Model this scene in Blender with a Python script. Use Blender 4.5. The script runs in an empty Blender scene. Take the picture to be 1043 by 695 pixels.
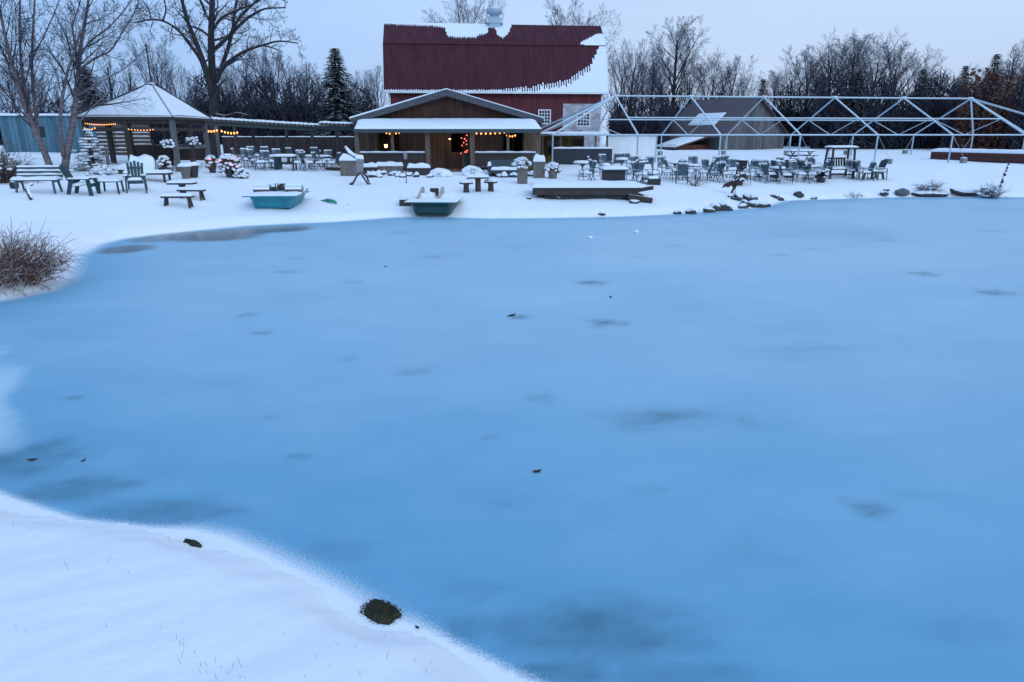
import bpy, math, random
import numpy as np
from mathutils import Vector, Matrix

R = math.radians
C = bpy.context.scene.collection
scene = bpy.context.scene
random.seed(7)

# ------------------------------------------------------------------ camera
H = 3.1                      # camera height above the ice
F = 695.0                    # focal length in photo pixels (24 mm on 36 mm)
PITCH = math.atan(210.5 / F)
CP, SP = math.cos(PITCH), math.sin(PITCH)
cam = bpy.data.cameras.new('camera')
cam.lens = 36.0 * F / 1043.0
cam.sensor_width = 36.0
cam.clip_start = 0.05
cam.clip_end = 2000
cam_o = bpy.data.objects.new('camera', cam)
cam_o.location = (0, 0, H)
cam_o.rotation_euler = (math.pi / 2 - PITCH, 0, 0)
C.objects.link(cam_o)
scene.camera = cam_o


def ray(px, py):
    v = (347.5 - py) / F
    return ((px - 521.5) / F, CP + v * SP, -SP + v * CP)


def P0(px, py, z=0.0):
    u, dy, dz = ray(px, py)
    t = (z - H) / dz
    return (u * t, dy * t, z)


def PY(px, py, Y):
    u, dy, dz = ray(px, py)
    t = Y / dy
    return (u * t, Y, H + dz * t)


def X(px, py, Y):
    return PY(px, py, Y)[0]


def Z(py, Y):
    return PY(521.5, py, Y)[2]


# ------------------------------------------------------------------ terrain function
near_px = [(0, 508), (40, 522), (75, 533), (140, 540), (190, 545), (222, 553), (262, 572), (300, 590), (335, 610),
           (362, 628), (392, 641), (412, 643), (440, 652), (480, 672), (515, 690), (560, 712)]
far_px = [(1043, 200.5), (1010, 200.5), (960, 200.5), (900, 201), (850, 202.5), (815, 203.5), (795, 204.5), (783, 208), (768, 211.5), (735, 214),
          (700, 216.5), (660, 219), (620, 220.5), (560, 221.5), (500, 222), (440, 220.5), (400, 221), (340, 225.5),
          (300, 227), (250, 229.5), (200, 234), (160, 238), (120, 243), (95, 249), (70, 262), (60, 285), (40, 296), (0, 304)]
poly = [(-9.0, 7.6)] + [P0(a, b)[:2] for a, b in near_px] + [(1.6, 2.3), (4.5, 0.8), (10, -0.5), (22, 2), (36, 12), (46, 26), (47, 34)]
poly += [P0(a, b)[:2] for a, b in far_px] + [(-13.5, 14.0), (-16, 12.4), (-18, 10.5), (-14, 8.4)]
PA = np.array(poly)
PB = np.roll(PA, -1, axis=0)


def sdist(x, y):
    """signed distance to the pond outline: + on land, - in the pond"""
    x = np.asarray(x, float).ravel(); y = np.asarray(y, float).ravel()
    best = np.full(x.shape, 1e9)
    inside = np.zeros(x.shape, bool)
    for (ax, ay), (bx, by) in zip(PA, PB):
        dx, dy = bx - ax, by - ay
        t = np.clip(((x - ax) * dx + (y - ay) * dy) / (dx * dx + dy * dy + 1e-12), 0, 1)
        d = np.hypot(x - ax - t * dx, y - ay - t * dy)
        best = np.minimum(best, d)
        c = ((ay > y) != (by > y)) & (x < dx * (y - ay) / (dy if abs(dy) > 1e-9 else 1e-9) + ax)
        inside ^= c
    return np.where(inside, -best, best)


def sstep(a, b, x):
    t = np.clip((x - a) / (b - a), 0, 1)
    return t * t * (3 - 2 * t)


def wob(x, y, s):
    return (np.sin(1.7 * x * s + 0.6 * y * s + 1.3) + np.sin(-0.9 * x * s + 1.9 * y * s + 4.1) + np.sin(2.9 * x * s - 2.3 * y * s + 0.4) * .6
            + np.sin(4.3 * x * s + 3.7 * y * s + 2.2) * .4) / 3.0


def vnoise(x, y, seed):
    r = np.random.default_rng(seed).random((64, 64))
    xi = np.floor(x).astype(int); yi = np.floor(y).astype(int)
    fx = x - xi; fy = y - yi
    fx = fx * fx * (3 - 2 * fx); fy = fy * fy * (3 - 2 * fy)
    g = lambda a, b_: r[a % 64, b_ % 64]
    return (g(xi, yi) * (1 - fx) + g(xi + 1, yi) * fx) * (1 - fy) + (g(xi, yi + 1) * (1 - fx) + g(xi + 1, yi + 1) * fx) * fy


def fbm(x, y, seed, octs=4):
    s = 0; a = .5; t = 0
    for o in range(octs):
        s = s + a * vnoise(x * 2 ** o, y * 2 ** o, seed + o); t += a; a *= .58
    return s / t - .5


def ground(x, y):
    x = np.asarray(x, float).ravel(); y = np.asarray(y, float).ravel()
    d = sdist(x, y)
    d = d + .10 * wob(x, y, 2.3) + 0.05 * wob(x, y, 5.1)
    dl = np.clip(d, 0, None)
    g = .13 * sstep(0, .45, dl) + .58 * (1 - np.exp(-dl / 3.5)) + .019 * np.clip(dl, 0, 45)
    g += .24 * sstep(-9, -15, x) * sstep(1.5, 6, dl)
    g += .30 * sstep(-19, -24, x) * sstep(31, 36, y)
    lumps = .05 * wob(x, y, .45) + .025 * wob(x, y, 1.3)
    near = sstep(11, 8, y)
    g += lumps * sstep(.2, 3, dl) * (1 - .7 * near)
    far_ = sstep(17, 20, y) * (1 - sstep(46, 50, y))
    g += far_ * (.075 * fbm(x * .8, y * .8, 31, 3) + .10 * np.maximum(0, fbm(x * .33, y * .33, 77, 3) - .05)) * sstep(.6, 3, dl)
    g += near * (.008 * wob(x, y, 3.4) + .008 * wob(x, y, 7.7) + .004 * wob(x, y, 17.0)) * sstep(.1, 1, dl)
    deep = -.02 - .55 * (1 - np.exp(np.clip(d, None, 0) / 1.0))
    return np.where(d > 0, g, deep)


def gz(x, y):
    return float(ground([x], [y])[0])


def GP(px, py):
    """where the view ray through a photo pixel meets the ground"""
    u, dy, dz = ray(px, py)
    t = np.linspace(2, 130, 2600)
    hz = H + dz * t
    g = np.maximum(ground(u * t, dy * t), 0)
    i = int(np.argmax(hz < g))
    if hz[i] >= g[i]:
        i = len(t) - 1
    tt = t[i]
    return (u * tt, dy * tt, float(g[i]))


def mpp(Y):
    return Y / F / 1.03


# ------------------------------------------------------------------ mesh builder
class MB:
    def __init__(s):
        s.v = []; s.f = []
        s.M = None

    def add(s, vs, fs):
        n = len(s.v)
        if s.M is not None:
            vs = [tuple(s.M @ Vector(q)) for q in vs]
        s.v.extend(vs)
        s.f.extend([tuple(i + n for i in f) for f in fs])
        return s

    def box(s, c, d, rz=0, rx=0, ry=0):
        hx, hy, hz = d[0] / 2, d[1] / 2, d[2] / 2
        vs = [Vector((a * hx, b * hy, e * hz)) for e in (-1, 1) for a, b in ((-1, -1), (1, -1), (1, 1), (-1, 1))]
        if rz or rx or ry:
            m = Matrix.Rotation(rz, 3, 'Z') @ Matrix.Rotation(ry, 3, 'Y') @ Matrix.Rotation(rx, 3, 'X')
            vs = [m @ q for q in vs]
        c = Vector(c)
        return s.add([tuple(q + c) for q in vs],
                     [(3, 2, 1, 0), (4, 5, 6, 7), (0, 1, 5, 4), (1, 2, 6, 5), (2, 3, 7, 6), (3, 0, 4, 7)])

    def bb(s, x0, x1, y0, y1, z0, z1):
        return s.box(((x0 + x1) / 2, (y0 + y1) / 2, (z0 + z1) / 2), (abs(x1 - x0), abs(y1 - y0), abs(z1 - z0)))

    def beam(s, p, q, w, h=None, up=(0, 0, 1)):
        h = h or w
        p = Vector(p); q = Vector(q); d = (q - p)
        if d.length < 1e-6:
            return s
        d.normalize()
        u = Vector(up)
        if abs(d.dot(u)) > .98:
            u = Vector((0, 1, 0))
        a = d.cross(u).normalized(); b = a.cross(d).normalized()
        vs = []
        for e in (p, q):
            for i, j in ((-1, -1), (1, -1), (1, 1), (-1, 1)):
                vs.append(tuple(e + a * (i * w / 2) + b * (j * h / 2)))
        return s.add(vs, [(3, 2, 1, 0), (4, 5, 6, 7), (0, 1, 5, 4), (1, 2, 6, 5), (2, 3, 7, 6), (3, 0, 4, 7)])

    def tube(s, pts, rad, n=6, cap=True):
        pts = [Vector(p) for p in pts]
        m = len(pts)
        if not hasattr(rad, '__len__'):
            rad = [rad] * m
        vs = []
        ref = None
        for i in range(m):
            d = pts[min(i + 1, m - 1)] - pts[max(i - 1, 0)]
            if d.length < 1e-9:
                d = Vector((0, 0, 1))
            d.normalize()
            if ref is None:
                ref = Vector((1, 0, 0)) if abs(d.x) < .8 else Vector((0, 1, 0))
            a = (ref - d * ref.dot(d)).normalized(); b = d.cross(a)
            ref = a
            for k in range(n):
                t = 2 * math.pi * k / n
                q = pts[i] + (a * math.cos(t) + b * math.sin(t)) * rad[i]
                vs.append((q.x, q.y, q.z))
        fs = []
        for i in range(m - 1):
            for k in range(n):
                k2 = (k + 1) % n
                fs.append((i * n + k, i * n + k2, (i + 1) * n + k2, (i + 1) * n + k))
        if cap:
            fs.append(tuple(range(n - 1, -1, -1)))
            fs.append(tuple((m - 1) * n + k for k in range(n)))
        return s.add(vs, fs)

    def lathe(s, prof, c=(0, 0, 0), n=14, sx=1, sy=1):
        vs = []
        for r, z in prof:
            for k in range(n):
                t = 2 * math.pi * k / n
                vs.append((c[0] + r * math.cos(t) * sx, c[1] + r * math.sin(t) * sy, c[2] + z))
        fs = []
        for i in range(len(prof) - 1):
            for k in range(n):
                k2 = (k + 1) % n
                fs.append((i * n + k, i * n + k2, (i + 1) * n + k2, (i + 1) * n + k))
        fs.append(tuple(range(n - 1, -1, -1)))
        fs.append(tuple((len(prof) - 1) * n + k for k in range(n)))
        return s.add(vs, fs)

    def prism(s, outline, a, b, plane='xz'):
        """outline extruded between a and b along the remaining axis"""
        def m(p, e):
            if plane == 'xz': return (p[0], e, p[1])
            if plane == 'yz': return (e, p[0], p[1])
            return (p[0], p[1], e)
        n = len(outline)
        vs = [m(p, a) for p in outline] + [m(p, b) for p in outline]
        fs = [tuple(range(n)), tuple(range(2 * n - 1, n - 1, -1))]
        for i in range(n):
            j = (i + 1) % n
            fs.append((i, n + i, n + j, j))
        return s.add(vs, fs)

    def blob(s, c, r, seed=0, amp=.2, n=10, m=6, zmin=None):
        rg = random.Random(seed)
        ph = [rg.uniform(0, 6.28) for _ in range(8)]
        vs = []; fs = []
        for i in range(m + 1):
            th = math.pi * i / m
            for k in range(n):
                t = 2 * math.pi * k / n
                x, y, z = math.sin(th) * math.cos(t), math.sin(th) * math.sin(t), math.cos(th)
                w = 1 + amp * (math.sin(3 * x + 2 * y + ph[0]) + math.sin(4 * y - 3 * z + ph[1]) + math.sin(5 * x + 4 * z + ph[2]) * .7 + math.sin(7 * y + 6 * x + ph[3]) * .4) / 2
                zz = z * w * r[2]
                if zmin is not None:
                    zz = max(zz, zmin)
                vs.append((c[0] + x * w * r[0], c[1] + y * w * r[1], c[2] + zz))
        for i in range(m):
            for k in range(n):
                k2 = (k + 1) % n
                fs.append((i * n + k, (i + 1) * n + k, (i + 1) * n + k2, i * n + k2))
        return s.add(vs, fs)

    def cap(s, x0, x1, y0, y1, z, h, seed=0, nx=10, ny=6, lump=.25, top=None):
        """a soft slab of settled snow lying on a flat surface"""
        rg = random.Random(seed)
        ph = [rg.uniform(0, 6.28) for _ in range(4)]
        w = max(x1 - x0, 1e-3); dpt = max(y1 - y0, 1e-3)
        e = min(w, dpt) * .28
        vs = []; fs = []
        for j in range(ny + 1):
            for i in range(nx + 1):
                u = .5 - .5 * math.cos(math.pi * i / nx); v = .5 - .5 * math.cos(math.pi * j / ny)
                x = x0 + w * u; y = y0 + dpt * v
                q = min(min(u, 1 - u) * w, min(v, 1 - v) * dpt) / e
                q = min(1, q)
                k = math.sqrt(max(0, 1 - (1 - q) ** 2))
                l = 1 + lump * (math.sin(5 * u * (1 + w) + ph[0]) + math.sin(4 * v * (1 + dpt) + ph[1]) + math.sin(9 * u + 7 * v + ph[2])) / 3
                zz = z + h * (.15 + .85 * k) * l
                if top: zz += top(x, y)
                vs.append((x, y, zz))
        W = nx + 1
        for j in range(ny):
            for i in range(nx):
                fs.append((j * W + i, j * W + i + 1, (j + 1) * W + i + 1, (j + 1) * W + i))
        rim = [i for i in range(W)] + [j * W + nx for j in range(1, ny + 1)] + [ny * W + i for i in range(nx - 1, -1, -1)] + [j * W for j in range(ny - 1, 0, -1)]
        b = len(vs)
        for r_ in rim:
            q = vs[r_]
            vs.append((q[0], q[1], z + (top(q[0], q[1]) if top else 0)))
        for i in range(len(rim)):
            j = (i + 1) % len(rim)
            fs.append((rim[j], rim[i], b + i, b + j))
        fs.append(tuple(b + i for i in range(len(rim) - 1, -1, -1)))
        return s.add(vs, fs)

    def build(s, name, m, parent=None, smooth=False):
        me = bpy.data.meshes.new(name)
        me.from_pydata(s.v, [], s.f)
        me.materials.append(m)
        if smooth:
            me.polygons.foreach_set('use_smooth', [True] * len(me.polygons))
        me.update()
        o = bpy.data.objects.new(name, me)
        C.objects.link(o)
        if parent is not None:
            o.parent = parent
        return o


def tag(o, label=None, cat=None, group=None, kind=None):
    if label: o['label'] = label
    if cat: o['category'] = cat
    if group: o['group'] = group
    if kind: o['kind'] = kind
    return o


def thing(name, label, cat, loc=(0, 0, 0), rz=0, group=None, s=1.0):
    o = bpy.data.objects.new(name, None)
    o.empty_display_size = .2
    o.location = loc
    o.rotation_euler = (0, 0, rz)
    o.scale = (s, s, s) if not hasattr(s, '__len__') else s
    C.objects.link(o)
    return tag(o, label, cat, group)


def dup(root, loc, rz=0, label=None, group=None, s=None):
    def cp(o, par):
        c = o.copy()
        C.objects.link(c)
        if par is not None: c.parent = par
        for ch in kids.get(o.name, []):
            cp(ch, c)
        return c
    kids = {}
    def scan(o):
        kids[o.name] = list(o.children)
        for ch in o.children: scan(ch)
    scan(root)
    r = cp(root, None)
    r.location = loc
    r.rotation_euler = (0, 0, rz)
    if s is not None:
        r.scale = (s, s, s) if not hasattr(s, '__len__') else s
    if label: r['label'] = label
    if group: r['group'] = group
    return r


# ------------------------------------------------------------------ materials
MATS = {}


def nd(nt, t, **kw):
    n = nt.nodes.new(t)
    for k, v in kw.items():
        setattr(n, k, v)
    return n


def mixrgb(nt, fac, a, b, mode='MIX'):
    n = nt.nodes.new('ShaderNodeMix'); n.data_type = 'RGBA'; n.blend_type = mode
    for sock, val in ((n.inputs[0], fac), (n.inputs[6], a), (n.inputs[7], b)):
        if hasattr(val, 'is_output'):
            nt.links.new(val, sock)
        elif isinstance(val, (int, float)):
            sock.default_value = val
        else:
            sock.default_value = (*val, 1)
    return n.outputs[2]


SNOWC = (.83, .86, .90)


def mat(name, col, rough=.7, var=.25, scale=6, stretch=(1, 1, 1), snow=0, snow_lo=.55, bump=.15, metal=0, col2=None, bscale=None, planks=None, spec=.5):
    if name in MATS: return MATS[name]
    m = bpy.data.materials.new(name); m.use_nodes = True
    nt = m.node_tree; b = nt.nodes['Principled BSDF']; L = nt.links.new
    tc = nd(nt, 'ShaderNodeTexCoord')
    mp = nd(nt, 'ShaderNodeMapping'); mp.inputs['Scale'].default_value = stretch
    L(tc.outputs['Object'], mp.inputs['Vector'])
    nz = nd(nt, 'ShaderNodeTexNoise'); nz.inputs['Scale'].default_value = scale; nz.inputs['Detail'].default_value = 6
    nz.inputs['Roughness'].default_value = .65
    L(mp.outputs[0], nz.inputs['Vector'])
    rp = nd(nt, 'ShaderNodeMapRange'); rp.inputs['From Min'].default_value = .3; rp.inputs['From Max'].default_value = .7
    L(nz.outputs['Fac'], rp.inputs['Value'])
    dark = tuple(c * (1 - var) for c in col); lite = col2 or tuple(min(1, c * (1 + var)) for c in col)
    out = mixrgb(nt, rp.outputs[0], dark, lite)
    hgt = nz.outputs['Fac']
    if planks:                               # planks = (axis 0/1/2, width)
        sx = nd(nt, 'ShaderNodeSeparateXYZ'); L(tc.outputs['Object'], sx.inputs[0])
        dv = nd(nt, 'ShaderNodeMath', operation='DIVIDE'); L(sx.outputs[planks[0]], dv.inputs[0]); dv.inputs[1].default_value = planks[1]
        fl = nd(nt, 'ShaderNodeMath', operation='FLOOR'); L(dv.outputs[0], fl.inputs[0])
        fr = nd(nt, 'ShaderNodeMath', operation='FRACT'); L(dv.outputs[0], fr.inputs[0])
        wn = nd(nt, 'ShaderNodeTexWhiteNoise', noise_dimensions='1D'); L(fl.outputs[0], wn.inputs['W'])
        r2 = nd(nt, 'ShaderNodeMapRange'); r2.inputs['To Min'].default_value = .7; r2.inputs['To Max'].default_value = 1.25
        L(wn.outputs['Value'], r2.inputs['Value'])
        mul = nd(nt, 'ShaderNodeVectorMath', operation='SCALE'); L(out, mul.inputs[0]); L(r2.outputs[0], mul.inputs['Scale'])
        gap = nd(nt, 'ShaderNodeMath', operation='LESS_THAN'); L(fr.outputs[0], gap.inputs[0]); gap.inputs[1].default_value = .07
        out = mixrgb(nt, gap.outputs[0], mul.outputs[0], tuple(c * .25 for c in col))
    if snow:
        ge = nd(nt, 'ShaderNodeNewGeometry')
        sz = nd(nt, 'ShaderNodeSeparateXYZ'); L(ge.outputs['Normal'], sz.inputs[0])
        n2 = nd(nt, 'ShaderNodeTexNoise'); n2.inputs['Scale'].default_value = 3.2; n2.inputs['Detail'].default_value = 5
        L(tc.outputs['Object'], n2.inputs['Vector'])
        ad = nd(nt, 'ShaderNodeMath', operation='MULTIPLY_ADD'); L(n2.outputs['Fac'], ad.inputs[0]); ad.inputs[1].default_value = .5; L(sz.outputs['Z'], ad.inputs[2])
        r3 = nd(nt, 'ShaderNodeMapRange'); r3.inputs['From Min'].default_value = snow_lo + .2; r3.inputs['From Max'].default_value = snow_lo + .35
        r3.inputs['To Max'].default_value = snow
        L(ad.outputs[0], r3.inputs['Value'])
        out = mixrgb(nt, r3.outputs[0], out, SNOWC)
    L(out, b.inputs['Base Color'])
    b.inputs['Roughness'].default_value = rough
    b.inputs['Metallic'].default_value = metal
    b.inputs['Specular IOR Level'].default_value = spec
    if bump:
        bp = nd(nt, 'ShaderNodeBump'); bp.inputs['Strength'].default_value = bump; bp.inputs['Distance'].default_value = .03
        L(hgt, bp.inputs['Height']); L(bp.outputs[0], b.inputs['Normal'])
    MATS[name] = m
    return m


def emat(name, col, strength):
    if name in MATS: return MATS[name]
    m = bpy.data.materials.new(name); m.use_nodes = True
    b = m.node_tree.nodes['Principled BSDF']
    b.inputs['Base Color'].default_value = (*[c * .5 for c in col], 1)
    b.inputs['Emission Color'].default_value = (*col, 1)
    b.inputs['Emission Strength'].default_value = strength
    MATS[name] = m
    return m


snow = mat('settled snow', SNOWC, rough=.75, var=.03, scale=4, bump=.25, spec=.25)
wood_dark = mat('dark stained wood', (.045, .032, .028), scale=9, stretch=(1, 1, .2), snow=.85, var=.4)
wood_grey = mat('weathered grey wood', (.12, .115, .118), scale=9, stretch=(1, 1, .2), snow=.9, var=.35)
wood_brown = mat('brown timber', (.11, .065, .042), scale=8, stretch=(1, 1, .2), snow=.8, var=.4)
green_plastic = mat('dark green plastic', (.010, .045, .055), rough=.5, snow=.95, var=.2, bump=.05)
bench_green = mat('green grey bench paint', (.07, .10, .11), rough=.6, snow=1.0, var=.3)
black_metal = mat('black metal', (.015, .016, .02), rough=.5, snow=.8, var=.3)
patio_metal = mat('dark bluish patio metal', (.03, .05, .065), rough=.5, snow=.95, snow_lo=.45, var=.3)
patio_sling = mat('grey blue sling mesh', (.06, .09, .12), rough=.7, snow=.9, snow_lo=.3, var=.4)
white_metal = mat('galvanised tent pole', (.36, .47, .54), rough=.45, var=.12, snow=.9, snow_lo=.6, metal=.15)
bark = mat('brown grey bark', (.028, .024, .028), rough=.9, var=.5, scale=5, stretch=(3, 3, .6), snow=.8, snow_lo=.62, bump=.5)
birchbark = mat('pale peeling birch bark', (.15, .115, .125), rough=.85, var=.6, scale=4, stretch=(1, 1, 3), snow=.8, snow_lo=.6, bump=.4)
twigm = mat('fine dark twigs', (.036, .032, .045), rough=.9, var=.3, bump=0, snow=.3, snow_lo=.7)
woodtwig = mat('wood edge twigs', (.058, .062, .095), rough=.9, var=.4, scale=.6, bump=0, snow=.35, snow_lo=.62)  # paled and blued: distance haze is put into the far twigs' colour
needle = mat('dark conifer needles', (.009, .016, .017), rough=.85, var=.5, scale=2, bump=0, snow=.22, snow_lo=.85)
stone = mat('dark shore stone', (.05, .05, .05), rough=.8, var=.4, scale=4, snow=1, snow_lo=.55, bump=.5)
concrete = mat('grey concrete', (.22, .22, .22), rough=.9, var=.25, snow=1, snow_lo=.6)
white_vinyl = mat('white vinyl', (.80, .80, .80), rough=.5, var=.05, scale=2, bump=.05)
glass_dark = mat('dark window glass', (.015, .018, .022), rough=.12, var=.2, bump=0)
bulb_warm = emat('warm glowing bulb', (1.0, .34, .07), 3.6)
bulb_red = emat('red christmas bulb', (1.0, .12, .08), 5)
bulb_pink = emat('pink christmas bulb', (1.0, .22, .32), 2.2)
lamp_glow = emat('lit lamp shade', (1.0, .5, .16), 6)
# ------------------------------------------------------------------ light, sky
SUN_EL, SUN_AZ = 28, 150           # a low, veiled sun behind the camera to the right
w = bpy.data.worlds.new('World'); scene.world = w; w.use_nodes = True
nt = w.node_tree; nt.nodes.clear(); L = nt.links.new
out = nd(nt, 'ShaderNodeOutputWorld'); bg = nd(nt, 'ShaderNodeBackground')
sky = nd(nt, 'ShaderNodeTexSky', sky_type='NISHITA'); sky.sun_disc = False
sky.sun_elevation = R(SUN_EL); sky.sun_rotation = R(SUN_AZ); sky.air_density = 1.4; sky.dust_density = 1.5; sky.ozone_density = 2.5
# veil of cloud over the blue
tc = nd(nt, 'ShaderNodeTexCoord')
nz = nd(nt, 'ShaderNodeTexNoise'); nz.inputs['Scale'].default_value = 1.6; nz.inputs['Detail'].default_value = 4
mp = nd(nt, 'ShaderNodeMapping'); mp.inputs['Scale'].default_value = (1, 1, 3.5)
L(tc.outputs['Generated'], mp.inputs[0]); L(mp.outputs[0], nz.inputs['Vector'])
sx = nd(nt, 'ShaderNodeSeparateXYZ'); L(tc.outputs['Generated'], sx.inputs[0])
hx = nd(nt, 'ShaderNodeMapRange'); hx.inputs['From Min'].default_value = -.75; hx.inputs['From Max'].default_value = .25
L(sx.outputs['X'], hx.inputs['Value'])
CLOUD_L = (3.3, 6.3, 11.8); CLOUD_R = (6.5, 8.35, 11.6)
veil = mixrgb(nt, hx.outputs[0], CLOUD_L, CLOUD_R)
nr = nd(nt, 'ShaderNodeMapRange'); nr.inputs['From Min'].default_value = .3; nr.inputs['From Max'].default_value = .7
nr.inputs['To Min'].default_value = .88; nr.inputs['To Max'].default_value = 1.08
L(nz.outputs['Fac'], nr.inputs['Value'])
zz = nd(nt, 'ShaderNodeMapRange'); zz.inputs['From Min'].default_value = .3; zz.inputs['From Max'].default_value = 1.0; zz.inputs['To Min'].default_value = 1.0; zz.inputs['To Max'].default_value = 1.22
L(sx.outputs['Z'], zz.inputs['Value'])              # an overcast sky is brightest overhead
zm = nd(nt, 'ShaderNodeMath', operation='MULTIPLY'); L(zz.outputs[0], zm.inputs[0]); L(nr.outputs[0], zm.inputs[1])
vs_ = nd(nt, 'ShaderNodeVectorMath', operation='SCALE'); L(veil, vs_.inputs[0]); L(zm.outputs[0], vs_.inputs['Scale'])
skm = mixrgb(nt, .88, sky.outputs[0], vs_.outputs[0])
L(skm, bg.inputs['Color']); bg.inputs['Strength'].default_value = .085
L(bg.outputs[0], out.inputs['Surface'])
sun = bpy.data.lights.new('sun', 'SUN'); sun.energy = .9; sun.angle = R(25); sun.color = (.52, .78, 1.0)
so = bpy.data.objects.new('sun', sun); C.objects.link(so)
az = R(SUN_AZ); el = R(SUN_EL)
sd = Vector((math.sin(az) * math.cos(el), math.cos(az) * math.cos(el), math.sin(el)))
so.rotation_euler = (-sd).to_track_quat('-Z', 'Y').to_euler()
vw = scene.view_settings
scene.display_settings.display_device = 'sRGB'
vw.view_transform = 'Standard'; vw.look = 'None'; vw.exposure = 0.04; vw.gamma = 1.0; vw.use_curve_mapping = False

# ------------------------------------------------------------------ the ground: one snow sheet


def spaced(segs):
    a = []
    for lo, hi, st in segs:
        n = max(1, int(round((hi - lo) / st)))
        a.extend(list(np.linspace(lo, hi, n + 1)[:-1]))
    a.append(segs[-1][1])
    return np.array(a)


def gridmesh(xs, ys, zf):
    XX, YY = np.meshgrid(xs, ys)
    zz = zf(XX.ravel(), YY.ravel())
    v = np.stack([XX.ravel(), YY.ravel(), zz], 1)
    nx, ny = len(xs), len(ys)
    i = np.arange((ny - 1) * (nx - 1)); r = i // (nx - 1); c = i % (nx - 1)
    a = r * nx + c
    f = np.stack([a, a + 1, a + nx + 1, a + nx], 1)
    return v, f


def npmesh(name, v, f, m, smooth=True):
    me = bpy.data.meshes.new(name)
    me.vertices.add(len(v)); me.vertices.foreach_set('co', v.astype(np.float32).ravel())
    me.loops.add(f.size); me.loops.foreach_set('vertex_index', f.astype(np.int32).ravel())
    k = f.shape[1]
    me.polygons.add(len(f)); me.polygons.foreach_set('loop_start', np.arange(0, f.size, k, dtype=np.int32))
    me.polygons.foreach_set('loop_total', np.full(len(f), k, dtype=np.int32))
    if smooth:
        me.polygons.foreach_set('use_smooth', np.ones(len(f), dtype=bool))
    me.update(calc_edges=True)
    me.materials.append(m)
    o = bpy.data.objects.new(name, me); C.objects.link(o)
    return o


gm = bpy.data.materials.new('snowy ground'); gm.use_nodes = True
nt = gm.node_tree; b = nt.nodes['Principled BSDF']; L = nt.links.new
tc = nd(nt, 'ShaderNodeTexCoord')
n1 = nd(nt, 'ShaderNodeTexNoise'); n1.inputs['Scale'].default_value = .35; n1.inputs['Detail'].default_value = 7
n2 = nd(nt, 'ShaderNodeTexNoise'); n2.inputs['Scale'].default_value = 5; n2.inputs['Detail'].default_value = 8; n2.inputs['Roughness'].default_value = .7
n3 = nd(nt, 'ShaderNodeTexNoise'); n3.inputs['Scale'].default_value = 60; n3.inputs['Detail'].default_value = 3
for n in (n1, n2, n3): L(tc.outputs['Object'], n.inputs['Vector'])
c1 = mixrgb(nt, n1.outputs['Fac'], (.86, .88, .91), (.92, .93, .95))
L(c1, b.inputs['Base Color'])
b.inputs['Roughness'].default_value = .8; b.inputs['Specular IOR Level'].default_value = .2
ad = nd(nt, 'ShaderNodeMath', operation='MULTIPLY_ADD'); L(n3.outputs['Fac'], ad.inputs[0]); ad.inputs[1].default_value = .12; L(n2.outputs['Fac'], ad.inputs[2])
bp = nd(nt, 'ShaderNodeBump'); bp.inputs['Strength'].default_value = .4; bp.inputs['Distance'].default_value = .06
L(ad.outputs[0], bp.inputs['Height']); L(bp.outputs[0], b.inputs['Normal'])
xs = spaced([(-700, -120, 58), (-120, -36, 6), (-36, -9, .28), (-9, 3, .05), (3, 44, .3), (44, 120, 6), (120, 700, 58)])
ys = spaced([(-300, -20, 40), (-20, -3, 1.0), (-3, 8, .05), (8, 17, .35), (17, 47, .2), (47, 90, 1.2), (90, 1200, 60)])
v, f = gridmesh(xs, ys, ground)
tag(npmesh('ground', v, f, gm), kind='structure')

# ------------------------------------------------------------------ the frozen pond
im = bpy.data.materials.new('pond ice'); im.use_nodes = True
nt = im.node_tree; b = nt.nodes['Principled BSDF']; L = nt.links.new
tc = nd(nt, 'ShaderNodeTexCoord')
aD = nd(nt, 'ShaderNodeAttribute', attribute_name='dark'); aF = nd(nt, 'ShaderNodeAttribute', attribute_name='frost'); aW = nd(nt, 'ShaderNodeAttribute', attribute_name='wet')
n1 = nd(nt, 'ShaderNodeTexNoise'); n1.inputs['Scale'].default_value = .22; n1.inputs['Detail'].default_value = 6; n1.inputs['Distortion'].default_value = .6
n2 = nd(nt, 'ShaderNodeTexNoise'); n2.inputs['Scale'].default_value = 1.6; n2.inputs['Detail'].default_value = 8; n2.inputs['Roughness'].default_value = .65
n3 = nd(nt, 'ShaderNodeTexNoise'); n3.inputs['Scale'].default_value = 55; n3.inputs['Detail'].default_value = 7; n3.inputs['Roughness'].default_value = .75
mpi = nd(nt, 'ShaderNodeMapping'); mpi.inputs['Scale'].default_value = (.55, 1.1, 1); mpi.inputs['Rotation'].default_value = (0, 0, .25)
L(tc.outputs['Object'], mpi.inputs['Vector'])
for n in (n1, n2): L(mpi.outputs[0], n.inputs['Vector'])
L(tc.outputs['Object'], n3.inputs['Vector'])
ICE_A = (.108, .335, .515); ICE_B = (.18, .43, .60)
m1 = nd(nt, 'ShaderNodeMapRange'); m1.inputs['From Min'].default_value = .3; m1.inputs['From Max'].default_value = .7; L(n1.outputs['Fac'], m1.inputs['Value'])
base = mixrgb(nt, m1.outputs[0], ICE_A, ICE_B)
m2 = nd(nt, 'ShaderNodeMapRange'); m2.inputs['From Min'].default_value = .45; m2.inputs['From Max'].default_value = .75; m2.inputs['To Max'].default_value = .28; L(n2.outputs['Fac'], m2.inputs['Value'])
base = mixrgb(nt, m2.outputs[0], base, (.27, .49, .70))
aS = nd(nt, 'ShaderNodeAttribute', attribute_name='dust_sheen')          # thin snow film, plus the far ice's sky sheen painted in as paler colour
base = mixrgb(nt, aS.outputs['Fac'], base, (.57, .735, .81))
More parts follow.
